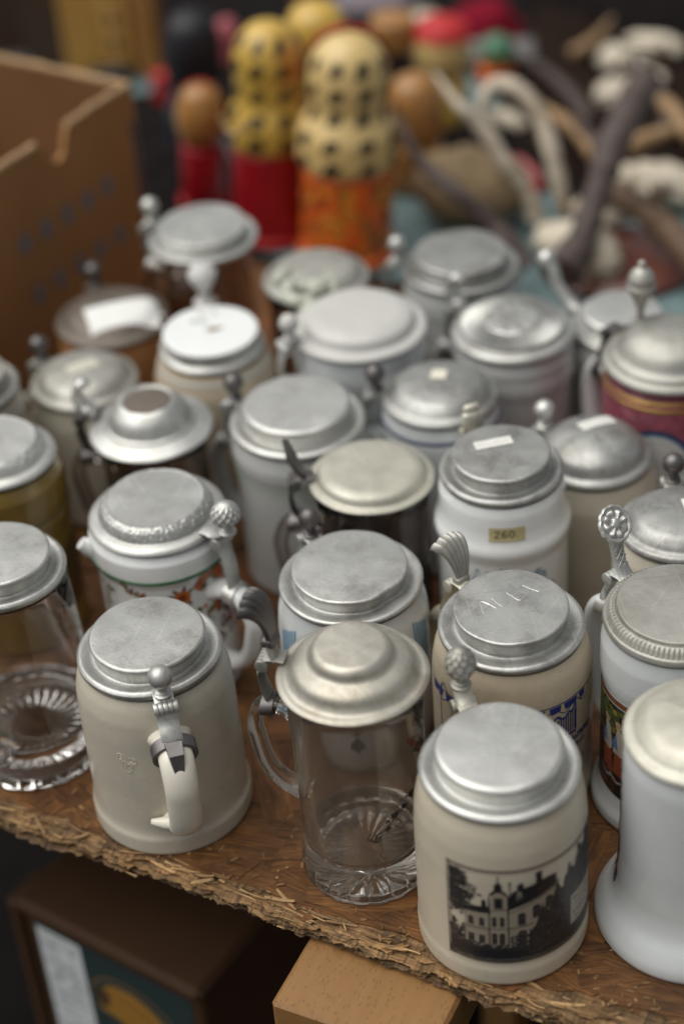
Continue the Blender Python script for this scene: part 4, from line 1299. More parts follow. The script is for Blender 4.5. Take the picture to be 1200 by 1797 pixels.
stein('S28', 'stein enamelled purple red with a blue ringed white medallion and tall finial', 'paint_red_purple',
      [(0, 0), (49, 0), (50.5, 3), (50, 10), (49, 18), (48.6, 60), (48.6, 138), (47, 149.5)],
      'big_step', 'pewter_dull', 128, 'finial', 'pewter_dull', hinge_mat='pewter_dark', thumb_dx=-.024, thumb_dz=.012, handle_mat='porcelain', hw=.010, ht=.008, fil=2)

# ---- back rows
stein('S17', 'grey stoneware stein with a sticker on its lid, left of the white pewter lid', 'beige_grey',
      [(0, 0), (45, 0), (46.4, 3), (46, 80), (45.6, 94), (42, 109.5)],
      'dome_low', 'pewter_dull', 140, 'ball', 'pewter_dark', fil=3)
stein('S18', 'dark grey lidded stein half cut off at the left edge', 'beige_grey',
      [(0, 0), (44, 0), (45.4, 3), (45, 110), (44.6, 124), (42, 139.5)],
      'step', 'pewter_dull', 150, 'ball', 'pewter_dark', fil=3)
stein('S19', 'beige stein with a white porcelain lid plate showing a tiny flower', 'tan',
      [(0, 0), (48, 0), (49.6, 3), (49.4, 96), (48.6, 112), (43, 129.5)],
      'porcelain', 'pewter_pale', 95, 'urn', 'warmwhite', hinge_mat='pewter_pale', fil=3, thumb_dx=.006, thumb_dz=.003, thumb_scale=1.4)
stein('S20', 'tall brown glass mug with a wide flat pewter lid in front of the red dolls', 'glass_smoke',
      [(0, 3), (33, 2), (36, 0), (39, 0), (40.4, 2), (40, 12), (37, 16), (37, 146), (38, 158)],
      'mid', 'pewter_pale', 150, 'ball', 'pewter_pale', fil=1.5,
      inner=[(37.4, 159), (35.4, 159), (34.4, 146), (33.6, 26), (0, 20)], name='glass_mug', cat='glass mug', body_sharp=70)
stein('S21', 'orange brown stein with a brown lid and painted white reflection beside the cardboard box', 'orange_base',
      [(0, 0), (46, 0), (47.6, 3), (47.4, 84), (47, 96), (46, 109.5)],
      'dome_low', 'brown_plate', 108, 'ball', 'pewter_dark', fil=3)
stein('S22', 'grey lidded glass mug behind the domed white lid, partly hidden', 'glass_smoke',
      [(0, 3), (33, 2), (36, 0), (39, 0), (40.4, 2), (40, 12), (39, 16), (40, 126), (41, 138)],
      'dome_low', 'pewter_dull', -100, 'bud', 'herb', hinge_mat='pewter_pale', fil=1.5, reach=.016, zt=.12, zb=.08,
      inner=[(40.4, 139), (38.4, 139), (37, 126), (36, 26), (0, 20)], name='glass_mug', cat='glass mug', body_sharp=70)
stein('S23', 'white and pale blue stein with a domed white porcelain lid', 'bluewhite',
      [(0, 0), (49, 0), (51, 3), (50.6, 110), (52, 122), (52.6, 132), (50, 149.5)],
      'white_dome', 'warmwhite', -160, 'ball', 'warmwhite', hinge_mat='pewter_pale', fil=3)
stein('S24', 'grey stein with a flat pewter lid right of the orange doll', 'greywhite',
      [(0, 0), (46, 0), (47.6, 3), (47.4, 112), (48.4, 120), (48, 130), (46, 139.5)],
      'step', 'pewter_mid', 168, 'ball', 'pewter', fil=3)
stein('S27', 'stein with a plain pewter lid and long curved lift below the antlers', 'greywhite',
      [(0, 0), (40, 0), (41.6, 3), (41.4, 94), (40.8, 108), (38, 119.5)],
      'step_soft', 'pewter_pale', 140, 'long', 'pewter_pale', fil=3)

# ------------------------------------------------------------------ painted rings, lettering and prints
band('S6', .1172, .0044, 'green', lift=.0006)
band('S10', .1135, .0022, 'black_line')
band('S10', .012, .084, 'amber_dark', name='dark_relief_band')
band('S15', .1015, .0016, 'palegreen')
band('S15', .0950, .0012, 'palegreen')
band('S26', .1225, .0042, 'navy', lift=.0006)
band('S28', .1405, .0040, 'gold')
band('S28', .1345, .0045, 'gold')
band('S28', .1452, .0030, 'black_line')
band('S19', .1215, .0050, 'warmwhite')

def paint_villa():
    W, H = 150, 84
    cv = Canvas(W, H, .42)
    rs = random.Random(5)
    INK, SOFT, BR = (.012, .012, .014, 1), (.05, .045, .042, .85), (.075, .05, .042, .85)
    mmdeg = .0524 * 1000 * math.pi / 180
    X = lambda deg: (deg + 40) * mmdeg + 2              # degrees from the middle of the front -> mm
    def Q(pts): return [(X(a), b) for a, b in pts]
    x0 = X(-38)
    # frame
    cv.line([(x0, 2), (x0, 83)], .7, BR); cv.line([(x0 + 1.5, 2), (x0 + 1.5, 82)], .4, BR)
    cv.line([(x0, 82.4), (W - 2, 82.4)], 1.5, BR)
    cv.line([(x0, 80.6), (W - 2, 80.6)], .35, BR)
    # far trees, left hedge and dark ground
    fol = [INK, (.02, .02, .022, 1), (.03, .03, .03, .9)]
    cv.poly(Q([(-37, 4), (-37, 28), (-30, 25), (-25, 22), (90, 20), (90, 4)]), INK)
    cv.foliage(lambda x, y: y < 34 - (x - x0) * .5 + 5 * math.sin(x), x0 + 1.6, 16, x0 + 16, 40, 260, (.4, 1.4), fol, rs)
    cv.speckle(x0 + 2, 18, x0 + 12, 32, 40, (.2, .5), (.25, .22, .18, .8), rs)
    # overhanging branches at the upper left
    for k in range(70):
        y = 45 + 34 * rs.random()
        L = (4 + 15 * rs.random()) * (1 - abs(y - 62) / 30) + 3
        y2 = y - rs.uniform(-1, 5)
        cv.line([(x0 + 1.6, y), (x0 + 1.6 + L * .6, (y + y2) / 2 + 1), (x0 + 1.6 + L, y2)], .5, (.02, .02, .02, .9))
        for q in range(9):
            cv.disc((x0 + 1.6 + L * rs.random(), y + (y2 - y) * rs.random() + rs.uniform(-1.2, 1.2)), rs.uniform(.3, 1.3), fol[rs.randrange(3)], rs.uniform(.25, .8))
    # walls (pale = the glaze shows through); draw roofs, windows, courses in ink
    WALL = (.30, .255, .19, 1)
    cv.poly(Q([(-25.5, 17), (-25.5, 47), (-9, 48.5), (-9, 17)]), WALL)
    cv.poly(Q([(-9, 17), (-9, 49), (-7, 62), (-4, 67), (0, 67), (3, 61), (3.4, 50), (3.4, 17)]), WALL)
    cv.poly(Q([(3.4, 17), (3.4, 48), (36, 62), (36, 17)]), WALL)
    cv.poly(Q([(-26.5, 47), (-25, 50), (-18, 52), (-9.5, 53), (-8, 47.8)]), INK)         # left roof
    cv.poly(Q([(-14, 52), (-14, 57), (-12.6, 59), (-11, 57), (-11, 52)]), INK)
    cv.line(Q([(-26.2, 46.4), (-8, 47.4)]), .9, INK)
    cv.poly(Q([(3, 49.5), (3, 61), (7, 66), (30, 71.5), (37, 71), (37, 62)]), INK)        # right roof
    cv.line(Q([(3.4, 47.6), (37, 61)]), .7, INK)
    for d, z in ((10.5, 66), (12, 67)): cv.poly(Q([(d - 1.3, z - 2), (d - 1.3, z + 5), (d + 1.3, z + 5), (d + 1.3, z - 2)]), INK)
    cv.poly(Q([(22, 68), (22, 77), (26, 77.6), (26, 69)]), INK)
    cv.poly(Q([(21.4, 76.5), (26.6, 77.3), (26.6, 78.6), (21.4, 77.8)]), INK)
    cv.poly(Q([(9, 58), (9, 64), (10.6, 66), (12.2, 64), (12.2, 59)]), (.22, .2, .17, 1)); cv.rect(X(9.9), 58.5, X(11.4), 62, INK)
    # tower
    cv.poly(Q([(-9.5, 62), (-7.5, 65.5), (-5.6, 67), (-5.6, 71), (-4.4, 73), (-3.2, 74.5), (-1.8, 73), (-.6, 71), (-.6, 67), (1.5, 65.5), (4, 62), (1.6, 62.6), (-1, 65), (-4.5, 65), (-7.4, 62.6)]), INK)
    cv.line(Q([(-3.2, 74), (-3.2, 79)]), .5, INK); cv.line(Q([(-4, 76.5), (-2.4, 76.5)]), .35, INK)
    cv.line(Q([(4.5, 64), (4.5, 73)]), .6, INK); cv.poly(Q([(3.6, 72.4), (4.5, 74.4), (5.6, 72.4), (4.5, 71.4)]), INK)
    cv.rect(X(-6.2), 51, X(.4), 61, (.13, .12, .105, 1)); cv.rect(X(-5.2), 51.6, X(-.6), 60.2, INK)
    for a in (-9, 3.2): cv.line(Q([(a, 17), (a, 61)]), .9, INK)
    cv.line(Q([(-9, 49.6), (3.4, 50.6)]), .8, INK); cv.line(Q([(-9, 33.4), (3.4, 33.4)]), .7, INK)
    cv.line(Q([(-25.5, 33.2), (-9, 33.4)]), .8, INK); cv.line(Q([(-25.5, 31.6), (-9, 31.8)]), .35, SOFT)
    def win(d, z, w, h, arch=True):
        pts = [(d - w, z), (d - w, z + h)]
        if arch:
            pts += [(d - w * math.cos(t), z + h + w * mmdeg * .9 * math.sin(t)) for t in np.linspace(0, math.pi, 9)]
        pts += [(d + w, z + h), (d + w, z)]
        cv.poly(Q(pts), INK)
        cv.line(Q([(d, z + .4), (d, z + h + .4)]), .22, (.16, .14, .12, 1)); cv.line(Q([(d - w, z + h * .7), (d + w, z + h * .7)]), .2, (.16, .14, .12, 1))
    for d in (-21.3, -14): win(d, 35, 1.75, 6); win(d, 20, 2.0, 7, False)
    for d in (-5.8, -.8): win(d, 35.4, 1.5, 7.6); win(d, 20, 1.8, 8.4)
    win(12, 36, 2.6, 8.5); win(12.5, 19, 3, 10); win(22, 40, 2.6, 9); win(22, 20, 3, 10); win(31, 44, 2.5, 9)
    cv.line(Q([(3.4, 33.6), (20, 35.6)]), .9, INK)
    for k in range(12):                                     # quoins
        z = 18 + k * 1.25
        for d in (-25, -10.4, 4.6): cv.line(Q([(d - .8, z), (d + 1.1, z)]), .32, (.14, .12, .1, .9))
    for k in range(22): cv.line(Q([(4, 18 + k * .72), (17, 18.2 + k * .75)]), .16, (.2, .17, .14, .6))
    # big trees over the right wing
    def tree(x, y):
        d = x / mmdeg - 40 - 2 / mmdeg
        top = 30 + (d - 16) * 1.15 if d < 40 else 57 + (d - 40) * .75
        return d > 17 and y < min(80, top + 7 * math.sin(d * .55) + 3 * math.sin(d * 1.7))
    cv.poly([(X(17), 10)] + [(X(d), min(79, (30 + (d - 16) * 1.15 if d < 40 else 57 + (d - 40) * .75) + 5 * math.sin(d * .55))) for d in range(17, 108, 2)] + [(X(107), 10)], INK)
    cv.foliage(tree, X(17), 10, W - 2, 80, 2600, (.5, 2.0), fol, rs)
    cv.foliage(lambda x, y: tree(x + 4, y + 4), X(19), 14, W - 4, 76, 330, (.2, .6), [(.20, .17, .14, .7), (.10, .09, .08, .8)], rs)
    cv.foliage(lambda x, y: True, X(5), 14, X(22), 27, 160, (.4, 1.2), fol, rs)
    cv.foliage(lambda x, y: True, X(-26), 14, X(4), 19.5, 200, (.4, 1.0), fol, rs)
    # ornament strip below, and the little lettered panel on the right
    cv.rect(x0, 3.4, W - 2, 8.2, (.018, .018, .02, 1))
    x = x0 + 2
    while x < W - 5:
        L = rs.uniform(.8, 3)
        cv.line([(x, 5 + rs.uniform(-.9, 1.6)), (x + L, 5 + rs.uniform(-.9, 1.6))], .28, (.30, .27, .22, .75)); x += L * .7
    cv.line([(x0, 2.6), (W - 2, 2.6)], .4, INK)
    for k in range(7):
        a = np.linspace(0, 5, 12)
        cv.line([(x0 + k * .5 + .9 * math.cos(t) * (1 - t / 7), 10 - k * 1.25 + .9 * math.sin(t) * (1 - t / 7)) for t in a], .28, INK)
    px0, px1 = X(50), X(84)
    cv.rect(px0, 15, px1, 41, (.36, .32, .26, 1)); cv.line([(px0, 15), (px0, 41), (px1, 41), (px1, 15), (px0, 15)], .5, INK)
    for row, y in enumerate((35, 29.5, 23, 18)):
        x = px0 + 3 + 2 * (row % 2)
        while x < px1 - 4:
            h = rs.uniform(1.2, 2.6) * (1.3 if row == 2 else 1)
            cv.curve([(x, y), (x + .5, y + h), (x + .9, y + .3), (x + 1.4, y + h * .6), (x + 1.8, y)], .45, INK, 12)
            x += rs.choice((1.7, 1.9, 2.0, 3.2))
    return cv
cv = paint_villa()
# canvas mm origin corresponds to -40 deg - 2mm; middle of canvas in degrees:
mid = -40 - 2 / (.0524 * 1000 * math.pi / 180) + cv.w / 2 / (.0524 * 1000 * math.pi / 180)
wrap('S3', 'villa_print', cv, mid, .019)

def paint_vine():
    cv = Canvas(70, 98, .30)
    K = (.012, .012, .016, 1)
    rs = random.Random(2)
    stem = smooth_path([(12, 4), (22, 16), (34, 26), (44, 34), (52, 46), (56, 62), (52, 80), (46, 96)], 60)
    cv.line(stem, .55, K)
    for k, (x, y) in enumerate(stem[3::5]):
        s = 1 if k % 2 else -1
        cv.curve([(x, y), (x + 4 * s, y - 1), (x + 6 * s, y - 5), (x + 3 * s, y - 7), (x + 1.5 * s, y - 4.5), (x + 3 * s, y - 4)], .45, K)
        for j in range(3):
            a = rs.uniform(0, 6.28); l = rs.uniform(1.5, 2.8)
            cx, cy = x - 2.0 * s + 1.4 * math.cos(a), y + 2 + 1.4 * math.sin(a)
            cv.poly([(cx + l * math.cos(a + t) * (1 if i % 2 == 0 else .45), cy + l * math.sin(a + t) * (1 if i % 2 == 0 else .45)) for i, t in enumerate(np.linspace(0, 6.28, 9)[:-1])], K)
    for (x, y) in ((24, 20), (38, 30), (50, 44)):
        for j in range(5):
            a = j * 1.257
            cv.disc((x + 1.7 * math.cos(a), y + 1.7 * math.sin(a)), 1.35, K)
    for k in range(3):
        cv.curve([(12 - 2 * k, 6 + 2 * k), (9 - 2 * k, 3 + k), (10 - k, 0.8 + k), (13 - k, 1.8 + k), (12.5 - k, 3.6 + k)], .4, K)
    return cv
wrap('S2', 'vine_print', paint_vine(), 42, .056, lift=.0002)
def paint_leaf():
    cv = Canvas(16, 16, .35)
    for k, (dx, dy) in enumerate(((0, 3), (-3, 0), (3, .3), (0, -1.5))):
        cv.disc((8 + dx, 8 + dy), 2.7, (.008, .02, .012, 1))
    cv.line([(8, 7), (7, 2)], .8, (.01, .02, .012, 1))
    return cv
wrap('S2', 'clover_print', paint_leaf(), 181, .050, lift=.0002)
def paint_ribbon():
    cv = Canvas(30, 44, .4)
    K = (.012, .016, .014, 1)
    rs = random.Random(9)
    cv.curve([(4, 40), (12, 30), (16, 20), (24, 6)], 3.2, (.30, .05, .05, .85))
    for k in range(36):
        t = rs.random()
        cv.disc((8 + 18 * t + rs.uniform(-3, 3), 36 - 30 * t + rs.uniform(-4, 4)), rs.uniform(.5, 1.8), K, rs.uniform(.4, 1.3))
    return cv
wrap('S2', 'flower_print', paint_ribbon(), 60, .092, lift=.0002)

def paint_castle_band():
    cv = Canvas(140, 70, .42)
    B = (.012, .026, .20, 1)
    mm = .0515 * 1000 * math.pi / 180
    xc = 70
    cv.line([(0, 62), (140, 62)], .7, B)
    for k in range(-3, 4):
        a = xc + k * 20 * mm
        cv.curve([(a - 10 * mm, 60.6), (a, 53.2), (a + 10 * mm, 60.6)], .6, B)
        b = a + 10 * mm
    x = 3
    for w_, d in ((9, 0), (5, 3), (9, 0), (13, 2), (9, 3), (5, 2), (11, 2), (8, 2), (5, 3), (9, 2), (12, 2), (7, 2)):
        if x + w_ > 138: break
        cv.poly([(x, 61), (x + w_, 61), (x + w_ - 1, 56.4), (x + 1.2, 55.6)], B); x += w_ + d
    # castle wall emblem: battlements over columns
    e = xc + 40 * mm
    cv.curve([(e - 9, 50), (e - 6, 52), (e - 3.5, 49.6), (e, 49), (e + 3, 52), (e + 6, 51), (e + 9, 55.4)], 1.6, B)
    for k in range(9):
        cv.rect(e - 8 + k * 2, 33 + .2 * k, e - 7 + k * 2, 48.5 + .3 * k, B)
    cv.rect(e - 9, 31, e + 9.6, 33.2, B); cv.line([(e - 9, 33), (e - 9, 49)], .8, B); cv.line([(e + 9.6, 33), (e + 9.6, 55)], 1.1, B)
    rs = random.Random(4)
    x = e + 2
    while x < e + 26:                                      # line of small lettering, not legible in the photo
        h = rs.choice((3.4, 4.6)); cv.line([(x, 24), (x, 24 + h)], 1.0, B)
        cv.line([(x, 24 + h * rs.random()), (x + 1.4, 24 + h * rs.random())], .8, B); x += 2.3
    x = e - 6
    while x < e + 20:
        h = rs.choice((3, 4)); cv.line([(x, 17), (x, 17 + h)], .9, B); x += 1.9
    # pennant on the left
    l = xc - 62 * mm
    cv.line([(l, 62), (l + 3, 68), (l + 8, 62)], .6, B); cv.line([(l, 20), (l, 66)], .6, B)
    return cv
wrap('S8', 'blue_band_print', paint_castle_band(), 0, .044)

def paint_scrolls():
    cv = Canvas(140, 74, .42)
    rs = random.Random(8)
    mm = .047 * 1000 * math.pi / 180
    X = lambda d: 70 + d * mm
    OR, RU, BRN, OL, GR = (.52, .13, .015, 1), (.35, .06, .012, 1), (.10, .042, .018, 1), (.24, .14, .03, 1), (.06, .16, .06, 1)
    def leafy(x, y, a, l, c):
        cv.poly([(x, y), (x + l * .5 * math.cos(a + .5), y + l * .5 * math.sin(a + .5)), (x + l * math.cos(a), y + l * math.sin(a)), (x + l * .5 * math.cos(a - .5), y + l * .5 * math.sin(a - .5))], c)
    P = smooth_path([(X(-42), 70), (X(-36), 64), (X(-28), 63), (X(-22), 58), (X(-15), 54), (X(-5), 53), (X(4), 56)], 40)
    cv.line(P, 1.3, OL)
    for k in range(0, len(P), 2):
        for s in (1, -1):
            leafy(*P[k], rs.uniform(.4, 1.5) * s, rs.uniform(3, 6), rs.choice((BRN, OL, BRN, RU)))
    for k in range(10): leafy(X(-36 + k * 3), 50 - k * 1.2, rs.uniform(0, 3), 3.6, BRN)
    for k in range(9):
        a = k * .698
        cv.disc((X(10) + 4.0 * math.cos(a), 57 + 4.0 * math.sin(a)), 2.3, OR)
    cv.disc((X(10), 57), 2.6, (.09, .02, .01, 1)); cv.disc((X(10), 57), 1.2, RU)
    for a in (.6, 1.3, 2.2, 2.8, 3.8, 5.4): leafy(X(10) + 5 * math.cos(a), 57 + 5 * math.sin(a), a, 6, BRN)
    P = smooth_path([(X(29), 59), (X(33), 66), (X(41), 66), (X(47), 58), (X(46), 46), (X(40), 38), (X(33), 36)], 40)
    cv.line(P, 5.0, OL); cv.line(P, 2.0, (.36, .20, .05, 1))
    for k in range(0, len(P), 1):
        x, y = P[k]
        d = (x - X(37), y - 53); L = math.hypot(*d)
        if k < 30:
            for q in range(2): cv.disc((x + d[0] / L * (3 + 3.2 * q) + rs.uniform(-1, 1), y + d[1] / L * (3 + 3.2 * q) + rs.uniform(-1, 1)), rs.uniform(1.4, 2.6), rs.choice((OR, OR, RU)))
    cv.disc((X(31), 60), 2.4, BRN)
    for k in range(120): cv.disc((X(rs.uniform(46, 72)), rs.uniform(4, 52)), rs.uniform(.6, 2.4), rs.choice((BRN, (.16, .10, .10, 1), (.22, .16, .16, 1), RU)))
    for k in range(70): cv.disc((X(rs.uniform(-70, -54)), rs.uniform(20, 64)), rs.uniform(.5, 1.8), rs.choice((GR, (.25, .32, .22, 1), (.4, .18, .08, 1))))
    for k in range(160): cv.disc((X(rs.uniform(-50, 46)), rs.uniform(2, 44)), rs.uniform(.5, 2.2), rs.choice((BRN, OL, OR, GR, (.4, .4, .42, 1))))
    return cv
wrap('S6', 'flower_scroll_print', paint_scrolls(), 0, .0450)

def paint_blue_strokes():
    cv = Canvas(150, 80, .45)
    B, P_ = (.03, .20, .42, 1), (.07, .27, .46, 1)
    rs = random.Random(6)
    mm = .0515 * 1000 * math.pi / 180
    X = lambda d: 75 + d * mm
    for c in (-66, -22, 22, 66):
        pass
    for d0 in (-50, 40):
        for k in range(-7, 8):
            x = X(d0) + k * 2.9
            if abs(k) > 1: cv.line([(x, 40 - abs(k) * 1.0), (x + k * .25, 78 - abs(k) * 1.6)], 1.5, P_)
        pts = [(X(d0) - 6.5, 22), (X(d0) - 6, 44), (X(d0) - 3.4, 54), (X(d0), 58), (X(d0) + 3.4, 54), (X(d0) + 6, 44), (X(d0) + 6.5, 22)]
        cv.poly(pts, B)
        cv.disc((X(d0) - 1, 36), 2.0, (.6, .65, .7, 1), 3.4)
    for k in range(-40, 34, 4):
        x = X(k)
        h = rs.uniform(5, 16)
        cv.line([(x, 50), (x, 56 + h)], 1.5, P_)
    for k in range(-40, 40, 11):
        cv.poly([(X(k) - 2.4, 44), (X(k), 53), (X(k) + 2.4, 44)], B)
    cv.line([(0, 43), (150, 43)], 1.0, P_)
    return cv
wrap('S7', 'blue_stroke_print', paint_blue_strokes(), 4, .043)

def paint_wreath():
    cv = Canvas(84, 70, .45)
    rs = random.Random(12)
    for k in range(520):
        a = rs.uniform(-.2, math.pi + .2)
        r = 27 + rs.gauss(0, 2.6) + 1.6 * math.sin(a * 9)
        q = rs.random()
        cv.disc((42 + r * 1.12 * math.cos(a), 26 + r * math.sin(a)), rs.uniform(.4, 1.7), (.09 + .2 * q, .21 + .25 * q, .35 + .25 * q, .85), rs.uniform(.4, 1.4))
    for k in range(6):
        a = .4 + k * .47
        cv.disc((42 + 27 * 1.12 * math.cos(a), 26 + 27 * math.sin(a)), 3.2, (.5, .56, .6, .9))
    cv.poly([(40, 55), (41, 58), (43, 58), (44, 55)], (.03, .04, .07, 1))
    return cv
wrap('S11', 'blue_wreath_print', paint_wreath(), 4, .048)

def glyph(cv, ch, x, y, h, w, colr):
    """stroke digits and letters"""
    u = h / 10
    S = {'2': [[(0, 8), (1.2, 9.8), (3.5, 10), (5.4, 8.6), (5.4, 6.6), (3.6, 4.4), (0, 0), (6, 0)]],
         '6': [[(5.4, 9.2), (3.6, 10), (1.4, 8.6), (.2, 5), (.2, 2.4), (1.6, .2), (4, 0), (5.6, 1.6), (5.6, 4), (4, 5.6), (1.8, 5.2), (.4, 3.4)]],
         '0': [[(3, 10), (5.4, 8.6), (6, 5), (5.4, 1.4), (3, 0), (.6, 1.4), (0, 5), (.6, 8.6), (3, 10)]],
         '.': [[(0.4, 0.3), (.9, .3)]],
         '1': [[(1, 8), (3, 10), (3, 0)]], '5': [[(5.4, 10), (.8, 10), (.5, 5.6), (3.4, 6.2), (5.6, 4.4), (5.4, 1.6), (3, 0), (.2, .8)]],
         'A': [[(0, 0), (3, 10), (6, 0)], [(1.1, 3.4), (4.9, 3.4)]], 'L': [[(0, 10), (0, 0), (5, 0)]],
         'E': [[(5, 10), (0, 10), (0, 0), (5, 0)], [(0, 5), (4, 5)]], 'X': [[(0, 0), (6, 10)], [(0, 10), (6, 0)]]}[ch]
    for st in S:
        cv.line([(x + a * u, y + b * u) for a, b in st], w, colr)
def paint_price():
    cv = Canvas(25, 11, .25, (.52, .45, .23, 1))
    cv.line([(0, .2), (25, .2)], .5, (.34, .28, .14, 1))
    for k, ch in enumerate('260.'):
        glyph(cv, ch, 4.2 + k * 4.9, 3.0, 5.4, .95, (.04, .035, .03, 1))
    return cv
root, lid, outer, a_ = STEINS['S11']
wrap('S11', 'price_label', paint_price(), 4, .1302, mat='paper_print', lift=.0006)

def paint_hunt():
    cv = Canvas(146, 84, .45, (.018, .014, .012, 1))
    rs = random.Random(21)
    for k in range(900):
        x, y = rs.uniform(0, 146), rs.uniform(0, 84)
        c = rs.choice(((.05, .06, .015), (.10, .10, .02), (.16, .13, .025), (.03, .025, .02)) if y > 46 else ((.03, .02, .015), (.10, .03, .012), (.16, .04, .015), (.02, .02, .02)))
        cv.disc((x, y), rs.uniform(.8, 4.2), (*c, 1), rs.uniform(.8, 3.4))
    for k in range(9):
        x = 8 + k * 16 + rs.uniform(-4, 4)
        cv.poly([(x, 38), (x + 4, 62), (x + 9, 56), (x + 11, 40), (x + 6, 34)], (.42, .36, .30, 1))
        cv.disc((x + 5, 63), 3.2, (.38, .24, .16, 1))
        cv.poly([(x - 2, 44), (x + 3, 54), (x + 5, 40)], (.08, .16, .32, 1))
        cv.poly([(x, 20), (x + 2, 38), (x + 10, 36), (x + 12, 18)], (.26, .055, .02, 1))
        cv.line([(x - 3, 16), (x + 4, 12), (x + 9, 14)], 1.6, (.4, .38, .36, 1))
    for k in range(60):
        x, y = rs.uniform(0, 146), rs.uniform(58, 78)
        cv.disc((x, y), rs.uniform(1, 3.6), rs.choice(((.25, .20, .03, 1), (.15, .15, .03, 1), (.06, .09, .03, 1))))
    cv.line([(0, 82), (146, 82)], 2.4, (.22, .05, .02, 1))
    x = 1
    while x < 144:
        cv.disc((x, 79), .7, (.5, .46, .4, 1)); x += 1.9
    return cv
wrap('S9', 'hunting_scene_print', paint_hunt(), -10, .024)

def paint_medallion():
    cv = Canvas(70, 84, .5)
    cv.disc((35, 42), 31, (.02, .05, .13, 1), 38); cv.disc((35, 42), 27, (.28, .42, .55, 1), 33.5); cv.disc((35, 42), 26, (.62, .62, .60, 1), 32)
    rs = random.Random(3)
    for k in range(70): cv.disc((35 + rs.gauss(0, 9), 34 + rs.gauss(0, 9)), rs.uniform(1, 3), rs.choice(((.3, .45, .5, .7), (.45, .5, .45, .6), (.35, .3, .25, .5))))
    cv.line(smooth_path([(14, 52), (24, 66), (35, 70), (46, 66), (56, 52)], 20), .8, (.25, .27, .3, .8))
    return cv
wrap('S28', 'medallion_print', paint_medallion(), -8, .040)

def paint_figure():
    cv = Canvas(90, 70, .5)
    rs = random.Random(14)
    BR, GY = (.16, .10, .075, 1), (.32, .29, .26, 1)
    cv.poly([(50, 0), (50, 40), (54, 56), (62, 60), (70, 52), (74, 30), (76, 0)], (.24, .18, .15, 1))
    cv.poly([(56, 0), (57, 36), (64, 50), (68, 30), (68, 0)], GY)
    cv.disc((62, 60), 5, (.30, .22, .17, 1)); cv.poly([(55, 62), (58, 68), (66, 68), (70, 62)], (.1, .08, .06, 1))
    for k in range(120): cv.disc((rs.gauss(64, 8), rs.uniform(0, 56)), rs.uniform(.6, 2.2), rs.choice((BR, GY, (.35, .12, .08, 1), (.1, .09, .09, 1))))
    for k in range(60): cv.disc((rs.uniform(78, 89), rs.uniform(0, 60)), rs.uniform(.6, 2.4), rs.choice((BR, GY, (.3, .08, .07, 1), (.1, .2, .16, 1))))
    return cv
wrap('S15', 'figure_print', paint_figure(), 8, .022)

def paint_edge_picture():
    cv = Canvas(60, 100, .5)
    rs = random.Random(15)
    for k in range(300): cv.disc((rs.uniform(2, 58), rs.uniform(2, 98)), rs.uniform(.8, 4), rs.choice(((.03, .025, .05, 1), (.07, .06, .13, 1), (.05, .04, .05, 1), (.14, .08, .06, 1), (.12, .13, .2, 1))))
    return cv
wrap('S4', 'picture_print', paint_edge_picture(), -114, .030)
wrap('S4', 'picture_print', paint_edge_picture(), 72, .030)

def paint_sprig():
    cv = Canvas(74, 74, .5)
    rs = random.Random(16)
    cv.disc((40, 36), 3.2, (.28, .10, .04, 1)); cv.disc((36, 35), 2.6, (.12, .16, .07, 1), 1.8); cv.disc((45, 37), 2.4, (.14, .18, .08, 1), 1.5)
    for k in range(8): cv.disc((24 + rs.uniform(-6, 10), 50 + rs.uniform(-5, 5)), rs.uniform(.8, 1.8), (.20, .30, .22, .8))
    for k in range(6): cv.disc((34 + rs.uniform(-6, 10), 60 + rs.uniform(-3, 3)), rs.uniform(.8, 1.6), (.25, .2, .16, .8))
    return cv

# white porcelain plate let into S19's lid, with its sprig
root, lid, outer, a_ = STEINS['S19']
rr = SPOT['S19'][2]
MB().lathe(fillet([(0, .0150), (rr * .885, .0150), (rr * .905, .0165), (rr * .895, .0180), (rr * .80, .0186), (0, .0192)], .0008, 3), 72).build('porcelain_plate', M['porcelain'], lid)
cv = paint_sprig()
def on_plate(u, v):
    a = -a_
    X, Y = (u - .5) * cv.w / 1000, (v - .5) * cv.h / 1000
    r_ = np.hypot(X, Y)
    return np.stack([X * math.cos(a) - Y * math.sin(a), X * math.sin(a) + Y * math.cos(a), .0196 - .0006 * np.clip(r_ / rr / .8, 0, 1)], -1)
print_on('flower_print', cv, on_plate, lid)
# brown centre disc of S16's lid
root, lid, outer, a_ = STEINS['S16']
rr = SPOT['S16'][2]
MB().lathe([(0, .0262), (rr * .30, .0261), (rr * .374, .0258), (rr * .374, .0250), (0, .0250)], 60).build('centre_disc', M['brown_plate'], lid)

def scribble(cv, colr=(.35, .34, .32, 1)):
    rs = random.Random(int(cv.w * 7))
    x = 2
    while x < cv.w - 3:
        h = cv.h * rs.uniform(.25, .45)
        cv.line([(x, cv.h * .3), (x + rs.uniform(0, 1), cv.h * .3 + h)], .45, colr); x += rs.uniform(1.4, 2.4)
sticker('S11', .027, .010, (-.004, .010), R(10), scribble)
sticker('S12', .028, .012, (.004, .010), R(22), scribble)
sticker('S13', .026, .012, (.016, .004), R(2), scribble)
sticker('S17', .026, .014, (.000, .000), R(28), scribble, bg=(.60, .57, .48, 1))
sticker('S26', .012, .014, (.000, .006), R(-14), lambda c: None, bg=(.72, .68, .56, 1))
sticker('S21', .062, .034, (.012, -.014), R(14), lambda c: None, bg=(.80, .80, .77, 1), name='painted_reflection')  # white reflection on the domed lid, painted as a flat patch

